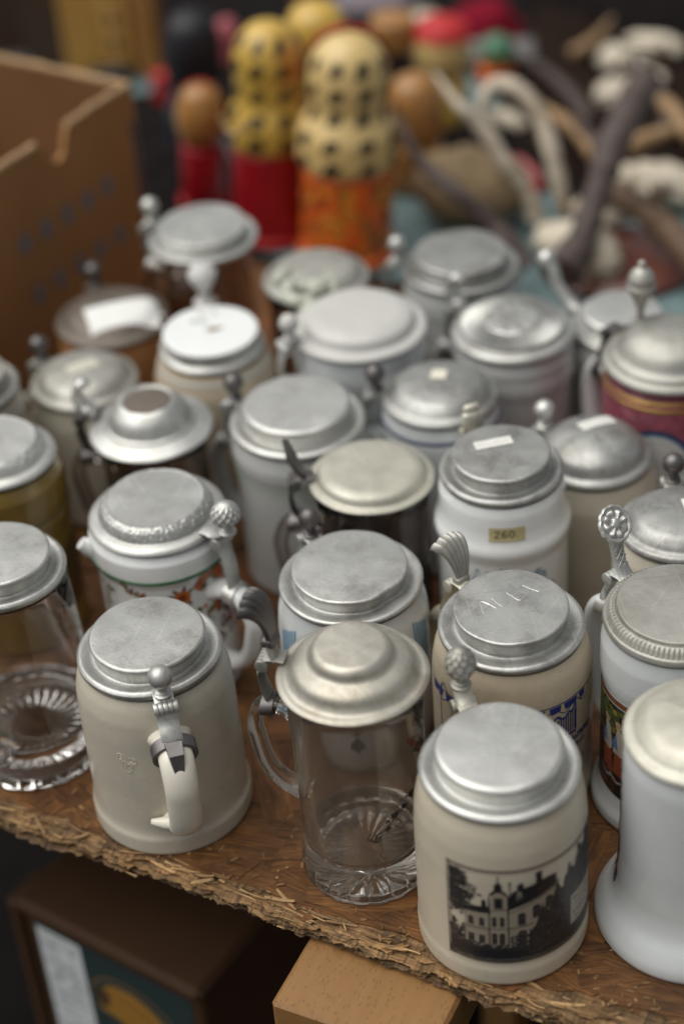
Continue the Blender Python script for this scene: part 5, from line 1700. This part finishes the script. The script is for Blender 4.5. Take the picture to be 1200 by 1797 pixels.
# letters scratched into a lid: shallow bright ridges
root, lid, outer, a_ = STEINS['S8']
from mathutils.bvhtree import BVHTree
bv8 = BVHTree.FromPolygons([v.co for v in lid.data.vertices], [p.vertices for p in lid.data.polygons])
hz = lambda x, y: bv8.ray_cast(Vector((x, y, .1)), Vector((0, 0, -1)))[0].z
mb = MB()
rs = random.Random(31)
up_ = R(24)
strokes = {'A': [[(0, 0), (.35, 1), (.62, 1.02), (1, .1)], [(.12, .42), (.9, .52)]], 'L': [[(.05, 1.05), (.2, .1), (.85, .2)]],
           'E': [[(0, 1), (.3, .02), (.95, .2)], [(.02, 1), (.7, 1.15)], [(.16, .5), (.72, .66)]], 'X': [[(.1, 1.1), (.7, .1)], [(0, .35), (.75, .85)], [(.7, .1), (.95, .25)]]}
for k, ch in enumerate('ALEX'):
    for st in strokes[ch]:
        for rep in range(2):
            P = []
            for (x, y) in smooth_path(st, 10):
                px = -.020 + k * .0115 + x * .0092 + rs.gauss(0, .00016)
                py = (.001 + y * .0105) + rs.gauss(0, .00016)
                wx, wy = px * math.cos(up_) - py * math.sin(up_), px * math.sin(up_) + py * math.cos(up_)
                wy += .001; wx += .001
                lx, ly = wx * math.cos(-a_) - wy * math.sin(-a_), wx * math.sin(-a_) + wy * math.cos(-a_)
                P.append((lx, ly, hz(lx, ly) + .00005 + 0 * (1 - math.hypot(lx, ly) / .036)))
            mb.tube(P, .00028, 5)
mb.build('scratched_letters', M['scratch'], lid)

# pressed maker's mark on the plain stein: letters on a scroll above a small shield with 10
root, lid, outer, a_ = STEINS['S1']
mb = MB()
zs = [q[1] for q in outer]; rs_ = [q[0] for q in outer]
def onwall(u, v):
    z = .0805 + v / 1000
    th = view_az('S1') + R(-30) - a_ + u / 1000 / .0515
    r_ = float(np.interp(z, zs, rs_)) - .0001
    return (r_ * math.cos(th), r_ * math.sin(th), z)
def st(pts, w=.00045): mb.tube([onwall(*p) for p in pts], w, 6)
st([(-6, 4), (-6.5, 8), (-5, 9), (5, 6.5), (6, 5.5), (6.3, 2.6), (4.6, 1.6), (-4.6, 3.4), (-6, 4)])
st(smooth_path([(-3.2, 7.4), (-4.6, 7.2), (-4.4, 6.2), (-3.2, 5.6), (-3.4, 4.5), (-4.8, 4.8)], 12))
st([(-1.6, 3.9), (-1.4, 7), (0, 6.6), (-.1, 5.2), (-1.5, 5.4)])
st([(1.4, 6.4), (1.5, 3.2), (3.4, 3)])
st([(-3.4, 2.4), (-3.4, -3), (0, -7), (3.4, -3.4), (3.4, 1.2)])
st([(-1.6, .6), (-1.0, 1.2), (-1.0, -3)])
st([(1.2 + 1.1 * math.cos(t), -1 + 2 * math.sin(t)) for t in np.linspace(0, 6.3, 14)])
mb.build('pressed_mark', M['beige_grey'], root)
# spout-like lug on the left of the flowered stein
root, lid, outer, a_ = STEINS['S6']
mb = MB()
th = R(186) - a_
P = [Vector((math.cos(th) * q, math.sin(th) * q, z)) for q, z in ((.044, .117), (.052, .124), (.0555, .1275))]
mb.tube(P, [(.008, .006), (.0065, .005), (.005, .004)], 14)
mb.build('spout', M['porcelain'], root)
# ------------------------------------------------------------------ cardboard box, left rear
K = Vector((-0.1603, 1.6344, 0.0018)); BA = Vector((-.571, -.821, 0)).normalized(); BB = Vector((-.821, .571, 0)).normalized()
BH, BL, BD, BT = 0.210, 0.50, 0.38, 0.005
box = thing('cardboard_box', 'open brown cardboard box with a torn hand hole beside the dolls', 'box', K)
box.rotation_euler = (0, 0, math.atan2(BA.y, BA.x))           # local x along the printed side, local y into...
# local frame: x = BA, y = rot90(BA); BB = -y side or +y side
sgn = 1 if Vector((-BA.y, BA.x, 0)).dot(BB) > 0 else -1
def wall_poly(outline, t, mat_side):
    """outline in (x,z); extruded to thickness t along y"""
    n = len(outline)
    V = [(x, 0, z) for x, z in outline] + [(x, sgn * t, z) for x, z in outline]
    F = [tuple(range(n)), tuple(range(n, 2 * n))[::-1]] + [(i, (i + 1) % n, n + (i + 1) % n, n + i) for i in range(n)]
    return V, F
out = [(0, 0), (BL, 0), (BL, BH), (.137, BH), (.131, BH - .006), (.122, BH - .020), (.112, BH - .026), (.103, BH - .022), (.099, BH - .010), (.094, BH), (0, BH)]
mb = MB(); V, F = wall_poly(out, BT, None); mb.add(V, F)
front = mb.build('side_panel', M['cardboard'], box, smooth=False)
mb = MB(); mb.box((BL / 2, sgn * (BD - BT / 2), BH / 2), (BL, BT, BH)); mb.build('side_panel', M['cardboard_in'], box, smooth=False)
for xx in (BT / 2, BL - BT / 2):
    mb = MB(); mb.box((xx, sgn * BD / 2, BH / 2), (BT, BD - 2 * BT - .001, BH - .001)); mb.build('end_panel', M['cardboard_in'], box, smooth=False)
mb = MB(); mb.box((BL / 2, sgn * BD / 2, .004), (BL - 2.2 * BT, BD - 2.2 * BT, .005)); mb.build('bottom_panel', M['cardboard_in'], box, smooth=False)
# pale frayed cut edges on the rims
rs = random.Random(40)
def rim(p0, p1, name='cut_edge', th=.0032):
    n = 26
    P = [(p0[0] + (p1[0] - p0[0]) * i / n + rs.gauss(0, .0005), p0[1] + (p1[1] - p0[1]) * i / n + rs.gauss(0, .0005), p0[2] + rs.gauss(0, .0006)) for i in range(n + 1)]
    MB().tube(P, [rs.uniform(.8, 1.25) * th for _ in P], 6).build(name, M['cardboard_edge'], box)
rim((.002, sgn * .0025, BH + .001), (.093, sgn * .0025, BH + .001))
rim((.138, sgn * .0025, BH + .001), (BL, sgn * .0025, BH + .001))
rim((.0025, sgn * .006, BH + .001), (.0025, sgn * BD, BH + .001))
P = [(x, -sgn * .0006, z) for x, z in ((.099, BH - .012), (.103, BH - .023), (.112, BH - .027), (.122, BH - .021), (.129, BH - .010))]
MB().tube(smooth_path(P, 16), .0019, 6).build('torn_flap_edge', M['cardboard_edge'], box)
cv = Canvas(260, 200, .7)
INK = (.15, .185, .23, .95)
for row, (zz, xs) in enumerate(((132, (52, 82, 112, 142, 172)), (78, (46, 76, 106, 136, 166)))):
    for k, xx in enumerate(xs):
        z = zz + 0
        cv.disc((xx, z), 7.2, INK, 9.5)
        if (k + row) % 2 == 0:
            cv.disc((xx, z + 3.4), 2.4, (.26, .145, .07, .9), 1.8); cv.disc((xx, z - 3.6), 2.6, (.26, .145, .07, .9), 2.0)
        else:
            cv.disc((xx, z), 2.2, (.26, .145, .07, .9), 4.2)
cv.rect(1, 4, 8, 176, (.06, .085, .12, .8))
def on_face(u, v):
    return np.stack([u * cv.w / 1000 + .001, 0 * u - sgn * .0005, v * cv.h / 1000], -1)
print_on('box_print', cv, on_face, front, 'paper_print')
hole = MB().blob((0, 0, 0), (.040, .0025, .020), 24, 10)  # black disc stands in for the dark inside the hole
hole.build('hand_hole_dark', M['black_for_shade'], box).location = (.006, sgn * .215, BH - .065)
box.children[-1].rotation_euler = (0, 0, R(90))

# ------------------------------------------------------------------ painted wooden dolls
DOLL_GROUP = 'painted wooden dolls behind the mugs'
def doll(i, label, H, prof_body, prof_top, mb_, mt_, base=None, marks=None, cap=None, name='wooden_doll'):
    x, y = DOLLS[i]
    root = thing(name, label, 'doll', (x, y, .0034), 0, DOLL_GROUP)
    root.rotation_euler = (0, R(4.2), 0)          # the cloth table dips to the right
    P = lambda pr: [(a / 1000, b / 1000) for a, b in pr]
    MB().lathe(fillet(P(prof_body), .003, 4), 56).build('body', M[mb_], root)
    tp = fillet(P(prof_top), .012, 6)
    MB().lathe(tp, 56).build('head', M[mt_], root)
    if base:
        MB().lathe(fillet(P(base[0]), .0025, 4), 56).build('base', M[base[1]], root)
    if cap:
        pr, a0, a1, m_ = cap
        MB().lathe(fillet(P(pr), .01, 5), 40, a0=R(a0), a1=R(a1)).build('headscarf', M[m_], root)
    if marks:
        paint, z0 = marks
        c_ = paint()
        print_round('painted_marks', c_, tp, math.atan2(-y, -x), z0, root)
    return root
def tick_marks(rows, n, seed, w=170, h=118):
    def f():
        c_ = Canvas(w, h, .8)
        rs = random.Random(seed)
        for r_ in rows:
            for k in range(n):
                x = (k + .5) * w / n + rs.uniform(-1.5, 1.5)
                q = rs.uniform(6.6, 8.0)
                c_.poly([(x - q, r_ - q), (x - q * .4, r_ + q), (x + q, r_ + q * .9), (x + q * .8, r_ - q * .2), (x + q * .3, r_ - q)], (.012, .012, .014, 1))
                c_.disc((x + q * .1, r_ - q * .3), 1.6, (.4, .28, .1, 1))
        return c_
    return f
DOLLS[0] = (DOLLS[0][0] + .007, DOLLS[0][1])
doll(0, 'tall yellow wooden doll with rows of black marks and a plain dark red body', .225,
     [(0, 8), (37, 8), (38, 14), (37.5, 90), (38, 98), (0, 98)],
     [(0, 98.5), (38.5, 98.5), (41, 110), (40.5, 130), (34.5, 143), (32.5, 151), (33.5, 158), (33.0, 170), (35.5, 186), (31, 208), (16, 222), (0, 225)],
     'doll_red', 'doll_yellow', base=([(0, 0), (41, 0), (42, 4), (40, 10), (0, 10)], 'doll_scarlet'), marks=(tick_marks((10, 33, 58, 83, 106), 8, 1, w=215, h=114), .103))
doll(1, 'tall cream wooden doll with rows of black marks and an orange flowered body', .234,
     [(0, 12), (44, 12), (44.5, 18), (44, 90), (44, 98), (0, 98)],
     [(0, 98.5), (45, 98.5), (49.5, 108), (48.5, 138), (40, 152), (36.5, 160), (37.5, 170), (39.5, 188), (35, 212), (19, 228), (0, 232)],
     'doll_orange', 'doll_cream', base=([(0, 0), (47, 0), (48.5, 4), (48, 10), (45, 14), (0, 14)], 'doll_orange'),
     marks=(tick_marks((9, 32, 57, 79, 103), 10, 2, w=270, h=112), .103),
     cap=([(39.5, 158), (40, 172), (42.6, 190), (38, 215), (21, 231), (4, 235.5)], 5, 178, 'doll_scarlet'))
c_ = Canvas(270, 80, .8)
rs = random.Random(17)
for k in range(460):
    c_.disc((rs.uniform(0, 270), rs.uniform(2, 78)), rs.uniform(1.5, 7), rs.choice(((.78, .36, .04, 1), (.85, .13, .015, 1), (.85, .16, .02, 1), (.18, .09, .02, 1), (.30, .05, .02, 1), (.55, .22, .04, 1))), rs.uniform(1.5, 6))
o1 = [o for o in col.objects if o.name.startswith('wooden_doll')][1]
print_round('painted_flowers', c_, [(.0446, .012), (.0446, .098)], math.atan2(-o1.location.y, -o1.location.x), .015, o1)
doll(2, 'small tan headed wooden doll with a dark red body left of the yellow one', .14,
     [(0, 6), (22, 6), (22, 70), (0, 70)], [(0, 70.5), (20, 70.5), (26, 88), (26, 108), (18, 128), (8, 134), (0, 135)],
     'doll_red', 'doll_tan', base=([(0, 0), (26, 0), (26, 8), (0, 8)], 'doll_scarlet'),
     cap=([(26.8, 104), (24.5, 118), (19.0, 128.5), (8, 135.2), (0.2, 136.2)], 8, 172, 'doll_scarlet'))
doll(3, 'plain yellow domed wooden doll half hidden between the two marked dolls', .20,
     [(0, 0), (36, 0), (37, 90), (0, 90)], [(0, 90.5), (36, 90.5), (38, 120), (31, 145), (32, 160), (28, 178), (14, 188), (0, 190)], 'doll_red', 'doll_yellow')
doll(4, 'dark bodied wooden figure with a flat orange brown top', .12,
     [(0, 0), (24, 0), (25, 60), (20, 84), (0, 84)], [(0, 84.5), (23, 84.5), (25.5, 92), (25.5, 116), (22, 122), (0, 123)], 'doll_black', 'doll_tan')
doll(5, 'yellow wooden doll with a red cap standing behind the pale antler', .115,
     [(0, 0), (31, 0), (33, 8), (30, 40), (25, 55), (0, 55)], [(0, 55.5), (25, 55.5), (32, 75), (32, 95), (24, 112), (10, 118), (0, 119)], 'doll_yellow', 'doll_cream',
     cap=([(32.0, 101), (30, 106), (25.5, 114), (10, 120), (0.2, 121)], 0, 359.9, 'doll_scarlet'))
doll(6, 'tiny orange wooden doll with a green cap beside the dark heap', .06,
     [(0, 0), (19, 0), (20, 22), (0, 22)], [(0, 22.5), (18, 22.5), (20, 36), (16, 50), (7, 56), (0, 57)], 'doll_orange', 'doll_tan',
     cap=([(20.8, 38), (17, 51), (7, 57.4), (.2, 58)], 0, 359.9, 'doll_green'))
doll(7, 'tan wooden doll right behind the orange flowered one', .12,
     [(0, 0), (30, 0), (31, 50), (0, 50)], [(0, 50.5), (28, 50.5), (31, 74), (30, 96), (22, 114), (10, 121), (0, 122)], 'doll_tan', 'doll_tan')
doll(8, 'black haired wooden figure behind the small tan headed doll', .15,
     [(0, 0), (28, 0), (30, 40), (26, 70), (0, 70)], [(0, 70.5), (26, 70.5), (31, 92), (32, 120), (26, 146), (12, 156), (0, 158)], 'doll_navy', 'doll_black')

# ------------------------------------------------------------------ carved wood, cloth and tins at the very back
def wood_block(i, name, label, cat, w, d, h, mat, flutes=0, rz=-8):
    x, y = WOODS[i][:2]
    root = thing(name, label, cat, (x, y, .0022), R(rz))
    if flutes:
        MB().prism_round((0, .004, h / 2), (w, d - .008, h), .002).build('case', M[mat], root, smooth=False)
        for k in range(flutes):
            xx = -w / 2 + (k + .5) * w / flutes
            MB().tube([(xx, -d / 2 + .002, .004), (xx, -d / 2 + .002, h - .004)], w / flutes * .46, 10).build('rib', M[mat], root)
    else:
        MB().prism_round((0, 0, h / 2), (w, d, h), .004).build('case', M[mat], root, smooth=False)
        MB().prism_round((0, 0, h + .004), (w * 1.08, d * 1.08, .008), .003).build('lid', M[mat], root, smooth=False)
    return root
wood_block(0, 'fluted_wooden_box', 'golden brown fluted wooden box at the back left', 'wooden box', .046, .04, .17, 'wood_gold', flutes=7)
r_ = wood_block(1, 'carved_wooden_box', 'golden wooden box with dark carved signs beside the fluted box', 'wooden box', .040, .04, .17, 'wood_gold')
for k in range(4):
    MB().prism_round((.002, -.0205, .045 + k * .030), (.010, .003, .015), .001).build('carved_sign', M['wood_dark'], r_, smooth=False)
MB().tube([(-.026, -.030, .010), (-.008, -.034, .013), (.016, -.034, .018)], .009, 12).build('dark_foot', M['doll_black'], r_)
wood_block(2, 'narrow_wooden_box', 'narrow tan wooden box right of the carved box', 'wooden box', .030, .035, .17, 'doll_tan')
wood_block(3, 'dark_wooden_box', 'dark brown wooden box behind the cardboard box', 'wooden box', .058, .05, .19, 'wood_dark')
wood_block(4, 'dark_wooden_chest', 'blackish wooden chest in the far left corner', 'wooden box', .09, .07, .22, 'wood_dark')
wood_block(5, 'red_wooden_block', 'small red painted block beside the cardboard box', 'block', .020, .02, .034, 'doll_scarlet')
mb = MB().lathe(fillet([(0, 0), (.030, 0), (.034, .02), (.026, .05), (.020, .058), (0, .060)], .004, 3), 36)
o = mb.build('brown_wooden_bowl', M['doll_brown'], None); o.location = (*WOODS[6][:2], .0022); tag(o, 'brown turned wooden bowl far behind the yellow doll', 'bowl')
mb = MB().blob((0, 0, .016), (.075, .05, .018), 30, 12, fn=lambda d: 1 + .08 * math.sin(6 * d.x + 4 * d.y))
o = mb.build('folded_grey_cloth', material('mauve_grey_cloth', (.20, .17, .19), rough=.9, var=.1), None); o.location = (*WOODS[7][:2], .0022); tag(o, 'folded mauve grey cloth at the top edge', 'cloth')
mb = MB().lathe(fillet([(0, 0), (.014, 0), (.015, .05), (.010, .062), (0, .064)], .003, 3), 28)
o = mb.build('pink_bottle', material('pink_plastic', (.42, .10, .12), rough=.4), None); o.location = (*WOODS[8][:2], .0022); tag(o, 'small pink bottle left of the yellow marked doll', 'bottle')
mb = MB().prism_round((0, 0, .012), (.16, .05, .022), .004)
o = mb.build('grey_tin_slab', M['grey_slab'], None, smooth=False); o.location = (.19, 2.085, .0022); o.rotation_euler = (0, 0, R(-6)); tag(o, 'flat grey tin behind the red capped doll', 'tin')
x, y, z = REDHAT[0]
mb = MB().lathe(fillet([(0, 0), (.050, 0), (.052, .004), (.040, .010), (.034, .030), (.020, .038), (0, .040)], .005, 4), 40, mod=lambda i, th, r, z: (r * (1 + .04 * math.sin(3 * th)), z + .003 * math.sin(2 * th)))
o = mb.build('red_felt_hat', M['red_felt'], None); o.location = (x, y, .0022); tag(o, 'dark red felt hat at the top of the heap', 'hat')
mb = MB().blob((0, 0, .012), (.022, .016, .014), 20, 10)
o = mb.build('white_shell', M['bone'], None); o.location = (.150, 2.20, .0022); tag(o, 'small white shell left of the red hat', 'shell')

# added dark hide and black sheets standing in for rear shade, one red cloth
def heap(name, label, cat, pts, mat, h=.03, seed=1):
    rs = random.Random(seed)
    n = 40
    xs = [p[0] for p in pts]; ys = [p[1] for p in pts]
    cx, cy = sum(xs) / len(xs), sum(ys) / len(ys)
    rows = []
    V = []
    m_ = len(pts)
    B = smooth_path(pts + [pts[0]], m_ * 6)[:-1]
    NB = len(B)
    for j in range(12):
        t = j / 11
        for k, (px, py) in enumerate(B):
            x = px + (cx - px) * t; y = py + (cy - py) * t
            z = h * math.sin(min(1, t * 2.4) * math.pi / 2) + (.007 * math.sin(x * 90 + seed) * math.cos(y * 70 + seed * 2) + .004 * math.sin(x * 210 + y * 150)) * min(1, t * 4)
            V.append((x - cx, y - cy, max(.0005, z)))
    F = []
    for j in range(11):
        for k in range(NB):
            F.append((j * NB + k, j * NB + (k + 1) % NB, (j + 1) * NB + (k + 1) % NB, (j + 1) * NB + k))
    V += [(x, y, .0003) for x, y, z in V[:NB]]
    F.append(tuple(range(12 * NB, 13 * NB)))
    for k in range(NB): F.append((k, (k + 1) % NB, 12 * NB + (k + 1) % NB, 12 * NB + k))
    mb = MB().add(V, F)
    o = mb.build(name, M[mat], None); o.location = (cx, cy, .0022)
    return tag(o, label, cat)
heap('added_dark_hide', 'added dark brown hide that keeps the heap under the antlers dark', 'hide', [(.20, 1.93), (.24, 1.80), (.285, 1.745), (.40, 1.70), (.50, 1.72), (.58, 1.95), (.50, 2.30), (.33, 2.36), (.26, 2.16)], 'added_fur', .018, 3)
heap('black_for_shade', 'added black sheet in place of the shade behind the dolls', 'cloth', [(-.14, 1.98), (-.06, 1.93), (.00, 1.90), (.07, 1.98), (.12, 2.02), (.15, 2.06), (.26, 2.12), (.31, 2.22), (.30, 2.45), (.0, 2.52), (-.26, 2.50), (-.34, 2.34), (-.20, 2.18)], 'black_for_shade', .012, 5)
heap('black_for_shade', 'added black sheet for the shade between the cardboard box and the dolls', 'cloth', [(-.215, 1.74), (-.150, 1.665), (-.09, 1.76), (-.085, 1.87), (-.13, 2.05), (-.21, 2.08), (-.26, 1.95), (-.20, 1.82)], 'black_for_shade', .012, 8)
heap('black_for_shade', 'added black heap that darkens the far right corner', 'cloth', [(.26, 2.30), (.36, 2.10), (.46, 2.04), (.62, 2.05), (.66, 2.45), (.40, 2.60), (.22, 2.52)], 'black_for_shade', .10, 11)
heap('black_for_shade', 'added black sheet that darkens the gaps below the pale antler tips', 'cloth', [(.125, 1.86), (.155, 1.81), (.20, 1.80), (.235, 1.76), (.27, 1.72), (.285, 1.75), (.24, 1.86), (.19, 1.93), (.14, 1.93)], 'black_for_shade', .010, 14)
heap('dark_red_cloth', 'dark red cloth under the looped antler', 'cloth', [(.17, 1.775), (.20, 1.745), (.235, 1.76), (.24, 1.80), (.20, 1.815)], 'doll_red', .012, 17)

# ------------------------------------------------------------------ antlers, skulls, plaque
def antler(paths, radii, mat, label, name='antler'):
    base = Vector(paths[0][0])
    root = thing(name, label, 'antler', (base.x, base.y, 0), 0, 'antlers heaped on the cloth')
    for k, (p, rr) in enumerate(zip(paths, radii)):
        P = smooth_path([(a - base.x, b - base.y, c) for a, b, c in p], 40)
        rs = random.Random(k + len(label))
        n = len(P)
        rad = [np.interp(i / (n - 1), np.linspace(0, 1, len(rr)), rr) * (1 + .07 * math.sin(i * 1.3 + k) + .05 * math.sin(i * 2.9) + rs.uniform(-.07, .07)) for i in range(n)]
        mb = MB().tube(P, rad, 14)
        mb.build('beam' if k == 0 else 'tine', M[mat], root, sharp=60)
    return root
antler([ANTLER_A], [(.0085, .0075, .008, .009, .006, .002)], 'antler_pale', 'pale straight antler pointing left towards the red capped doll')
antler([ANTLER_B], [(.0065, .0085, .009, .0085, .009, .0085, .006, .0025)], 'antler_pale', 'pale antler bent over in a loop')
antler([ANTLER_C, TINE_C, TINE_C2], [(.020, .0135, .0135, .0145, .017, .015), (.009, .006, .002), (.008, .005, .001)], 'antler_dark', 'thick dark grey antler standing upright at the right')
antler([ANTLER_D], [(.002, .004, .006, .008, .010, .014)], 'antler_dark', 'slender dark antler leaning against the orange flowered doll')
antler([ANTLER_E, TINE_E], [(.010, .0125, .013, .015, .016), (.008, .006, .002)], 'antler_brown', 'dark brown antler lying at the right edge')
antler([ANTLER_F], [(.004, .007, .008, .009)], 'antler_tan', 'thin tan antler behind the looped antler')
antler([ANTLER_G], [(.006, .008, .006)], 'antler_tan', 'short tan antler stub right of the dark grey antler')
antler([ANTLER_H], [(.007, .009, .008)], 'antler_tan', 'curved tan antler at the far right edge')
antler([ANTLER_I], [(.003, .006, .008, .007)], 'antler_dark', 'dark antler lying across the top of the dark hide')
antler([ANTLER_J], [(.007, .006, .002)], 'antler_tan', 'pointed tan antler tip near the upper edge')
antler([ANTLER_K], [(.006, .0065, .002)], 'antler_brown', 'brown antler tip between the loop and the dark grey antler')
antler([ANTLER_M], [(.008, .007, .005, .002)], 'antler_dark', 'dark curved antler in front of the upper right skulls')
x, y, z = PLAQUE[0]
mb = MB().lathe(fillet([(0, 0), (.068, 0), (.072, .004), (.066, .010), (.060, .013), (0, .0135)], .002, 4), 56, mod=lambda i, th, r, z: (r * (1 + .06 * math.cos(2 * th)), z))
o = mb.build('wooden_plaque', M['plaque'], None); o.location = (x, y, .0024); tag(o, 'red brown varnished trophy plaque under the dark grey antler', 'plaque')
def skull(i, label, rad, rz, fn, name='skull_piece', eyes=()):
    x, y, z = BONES[i]
    root = thing(name, label, 'skull', (x, y, 0), R(rz), 'bleached skulls and bones in the heap')
    ph = i * 1.7
    f2 = lambda d: fn(d) * (1 + .09 * math.sin(5 * d.x + ph) * math.sin(4 * d.y + 2 * ph) + .06 * math.sin(9 * d.y + 7 * d.z + ph))
    MB().blob((0, 0, z), rad, 40, 24, fn=f2).build('cranium', M['bone'], root)
    for k, (ex, ey, ez, er) in enumerate(eyes):
        MB().blob((ex, ey, ez), (er, er, er * .8), 16, 10).build('eye_socket', M['antler_brown'], root)
heart = lambda d: 1 - .30 * max(0, d.y) * (1 - min(1, abs(d.x) * 2.2)) - .22 * max(0, -d.y) * abs(d.x)
skull(0, 'heart shaped bleached skull plate below the looped antler', (.036, .042, .022), 6, heart, eyes=((.020, -.022, .036, .007), (-.018, -.024, .036, .006)))
skull(1, 'small bleached skull lying on the red brown plaque', (.026, .020, .022), 30, lambda d: 1 - .25 * abs(d.x) ** 3, eyes=((.012, -.012, .038, .008),))
skull(2, 'bleached skull at the upper right of the heap', (.025, .020, .018), -20, heart, eyes=((.010, -.018, .034, .007),))
skull(3, 'white bone below the upper right skull', (.026, .018, .016), 10, lambda d: 1 + .15 * d.x)
skull(4, 'long pale skull at the far upper right', (.038, .017, .014), -35, heart, eyes=((.014, -.014, .036, .007),))
skull(5, 'pale skull beside the brown antler at the right edge', (.040, .032, .022), -40, heart, eyes=((.010, -.024, .032, .008),))
skull(6, 'white cheek bone left of the right edge skull', (.028, .018, .018), -20, lambda d: 1 + .2 * d.x * d.y)
skull(7, 'yellowish bone behind the dark grey antler', (.034, .016, .012), -25, lambda d: 1)
skull(8, 'weathered bone near the top of the dark grey antler', (.030, .013, .010), -50, lambda d: 1 + .1 * d.x)
skull(9, 'narrow pinkish bone beside the tiny green capped doll', (.030, .010, .010), -48, lambda d: 1)
x, y, z = STUMP[0]
mb = MB().blob((0, 0, .038), (.062, .046, .036), 40, 22, fn=lambda d: 1 + .05 * math.sin(9 * d.x + 3 * d.z) + .03 * math.sin(17 * d.y))
o = mb.build('tan_hide_bundle', M['stump'], None, sharp=80); o.location = (x, y, .002); o.rotation_euler = (0, 0, R(-25)); tag(o, 'rounded tan hide bundle behind the slender dark antler', 'hide')

# ------------------------------------------------------------------ fruit box under the table
FS = (0.93 + .20) / (0.93 + .46)                           # its lid stands 20 cm below the board
FA = Vector((-0.1678, 1.1363, 0)) * FS; FBv = Vector((-0.3291, 1.2569, 0)) * FS; fd = (FBv - FA).normalized()
fb = thing('fruit_box', 'dark brown banana box with a white label stored under the board', 'box', (FA.x, FA.y, -.20 - .258 * FS))
fb.scale = (FS, FS, FS)
fb.rotation_euler = (0, 0, math.atan2(fd.y, fd.x))
FL, FDp, FH = .222, .30, .258
inw = -1 if Vector((fd.y, -fd.x, 0)).dot(Vector((0, 1, 0))) > 0 else 1
MB().prism_round((FL / 2, inw * FDp / 2, FH / 2), (FL, FDp, FH), .004).build('carton', M['dark_card'], fb, sharp=20)
MB().prism_round((FL / 2, inw * (FDp / 2) - inw * .002, FH - .005), (FL + .008, FDp + .010, .018), .006).build('lid', M['dark_card'], fb, sharp=20)
MB().prism_round((FL + .009, inw * .02, FH / 2 - .004), (.016, .05, FH - .004), .004).build('corner_post', M['dark_card'], fb, sharp=20)
cv2 = Canvas(208, 210, .7, (.012, .028, .028, 1))
# canvas x runs right to left along local x: mirror when placing. viewer's right = local x 0
def banana(pts, w, c_): cv2.line(smooth_path(pts, 26), w, c_)
YB_, OB, DK = (.34, .17, .02, 1), (.26, .115, .014, 1), (.05, .026, .008, 1)
cv2.poly([(70, 150), (92, 172), (130, 176), (168, 158), (198, 112), (200, 40), (120, 40), (90, 90)], (.022, .034, .03, 1))
for k, (dy, c_) in enumerate(((0, YB_), (-15, OB), (-30, YB_), (-45, OB), (-60, YB_))):
    pts = [(82, 146 + dy * .30), (102, 160 + dy * .6), (130, 160 + dy * .9), (156, 144 + dy), (178, 114 + dy), (188, 80 + dy)]
    banana(pts, 14.5, c_); banana([(x + 1, y - 7) for x, y in pts], 1.8, DK)
cv2.poly([(72, 150), (84, 158), (92, 148), (90, 130), (78, 126)], DK)
cv2.line(smooth_path([(68, 152), (90, 174), (130, 178), (170, 160), (202, 112)], 30), 2.0, (.24, .13, .03, 1))
cv2.rect(4, 20, 62, 203, (.72, .74, .75, 1))
rs = random.Random(50)
y = 196
while y > 24:
    x = 9
    hgt = rs.choice((2.2, 2.2, 3.4))
    while x < 56:
        w_ = rs.uniform(2, 9)
        if rs.random() < .8: cv2.line([(x, y), (min(57, x + w_), y)], hgt * .8, (.06, .06, .07, 1))
        x += w_ + 1.6
    y -= rs.choice((4.4, 5.4, 8.0))
front_y = -inw * .0008
print_on('fruit_print', cv2, lambda u, v: np.stack([FL - .012 - u * .198, 0 * u + front_y, .022 + v * .214], -1), fb, 'paper_print')
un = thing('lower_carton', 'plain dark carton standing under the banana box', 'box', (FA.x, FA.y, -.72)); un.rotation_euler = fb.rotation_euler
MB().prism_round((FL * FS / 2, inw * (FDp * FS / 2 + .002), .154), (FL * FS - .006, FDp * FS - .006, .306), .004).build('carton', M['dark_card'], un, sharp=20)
# an added dark carton keeps the space behind it black
db = thing('added_dark_carton', 'added dark carton that keeps the space deep under the board black', 'box', (.02, 1.62, -.72))
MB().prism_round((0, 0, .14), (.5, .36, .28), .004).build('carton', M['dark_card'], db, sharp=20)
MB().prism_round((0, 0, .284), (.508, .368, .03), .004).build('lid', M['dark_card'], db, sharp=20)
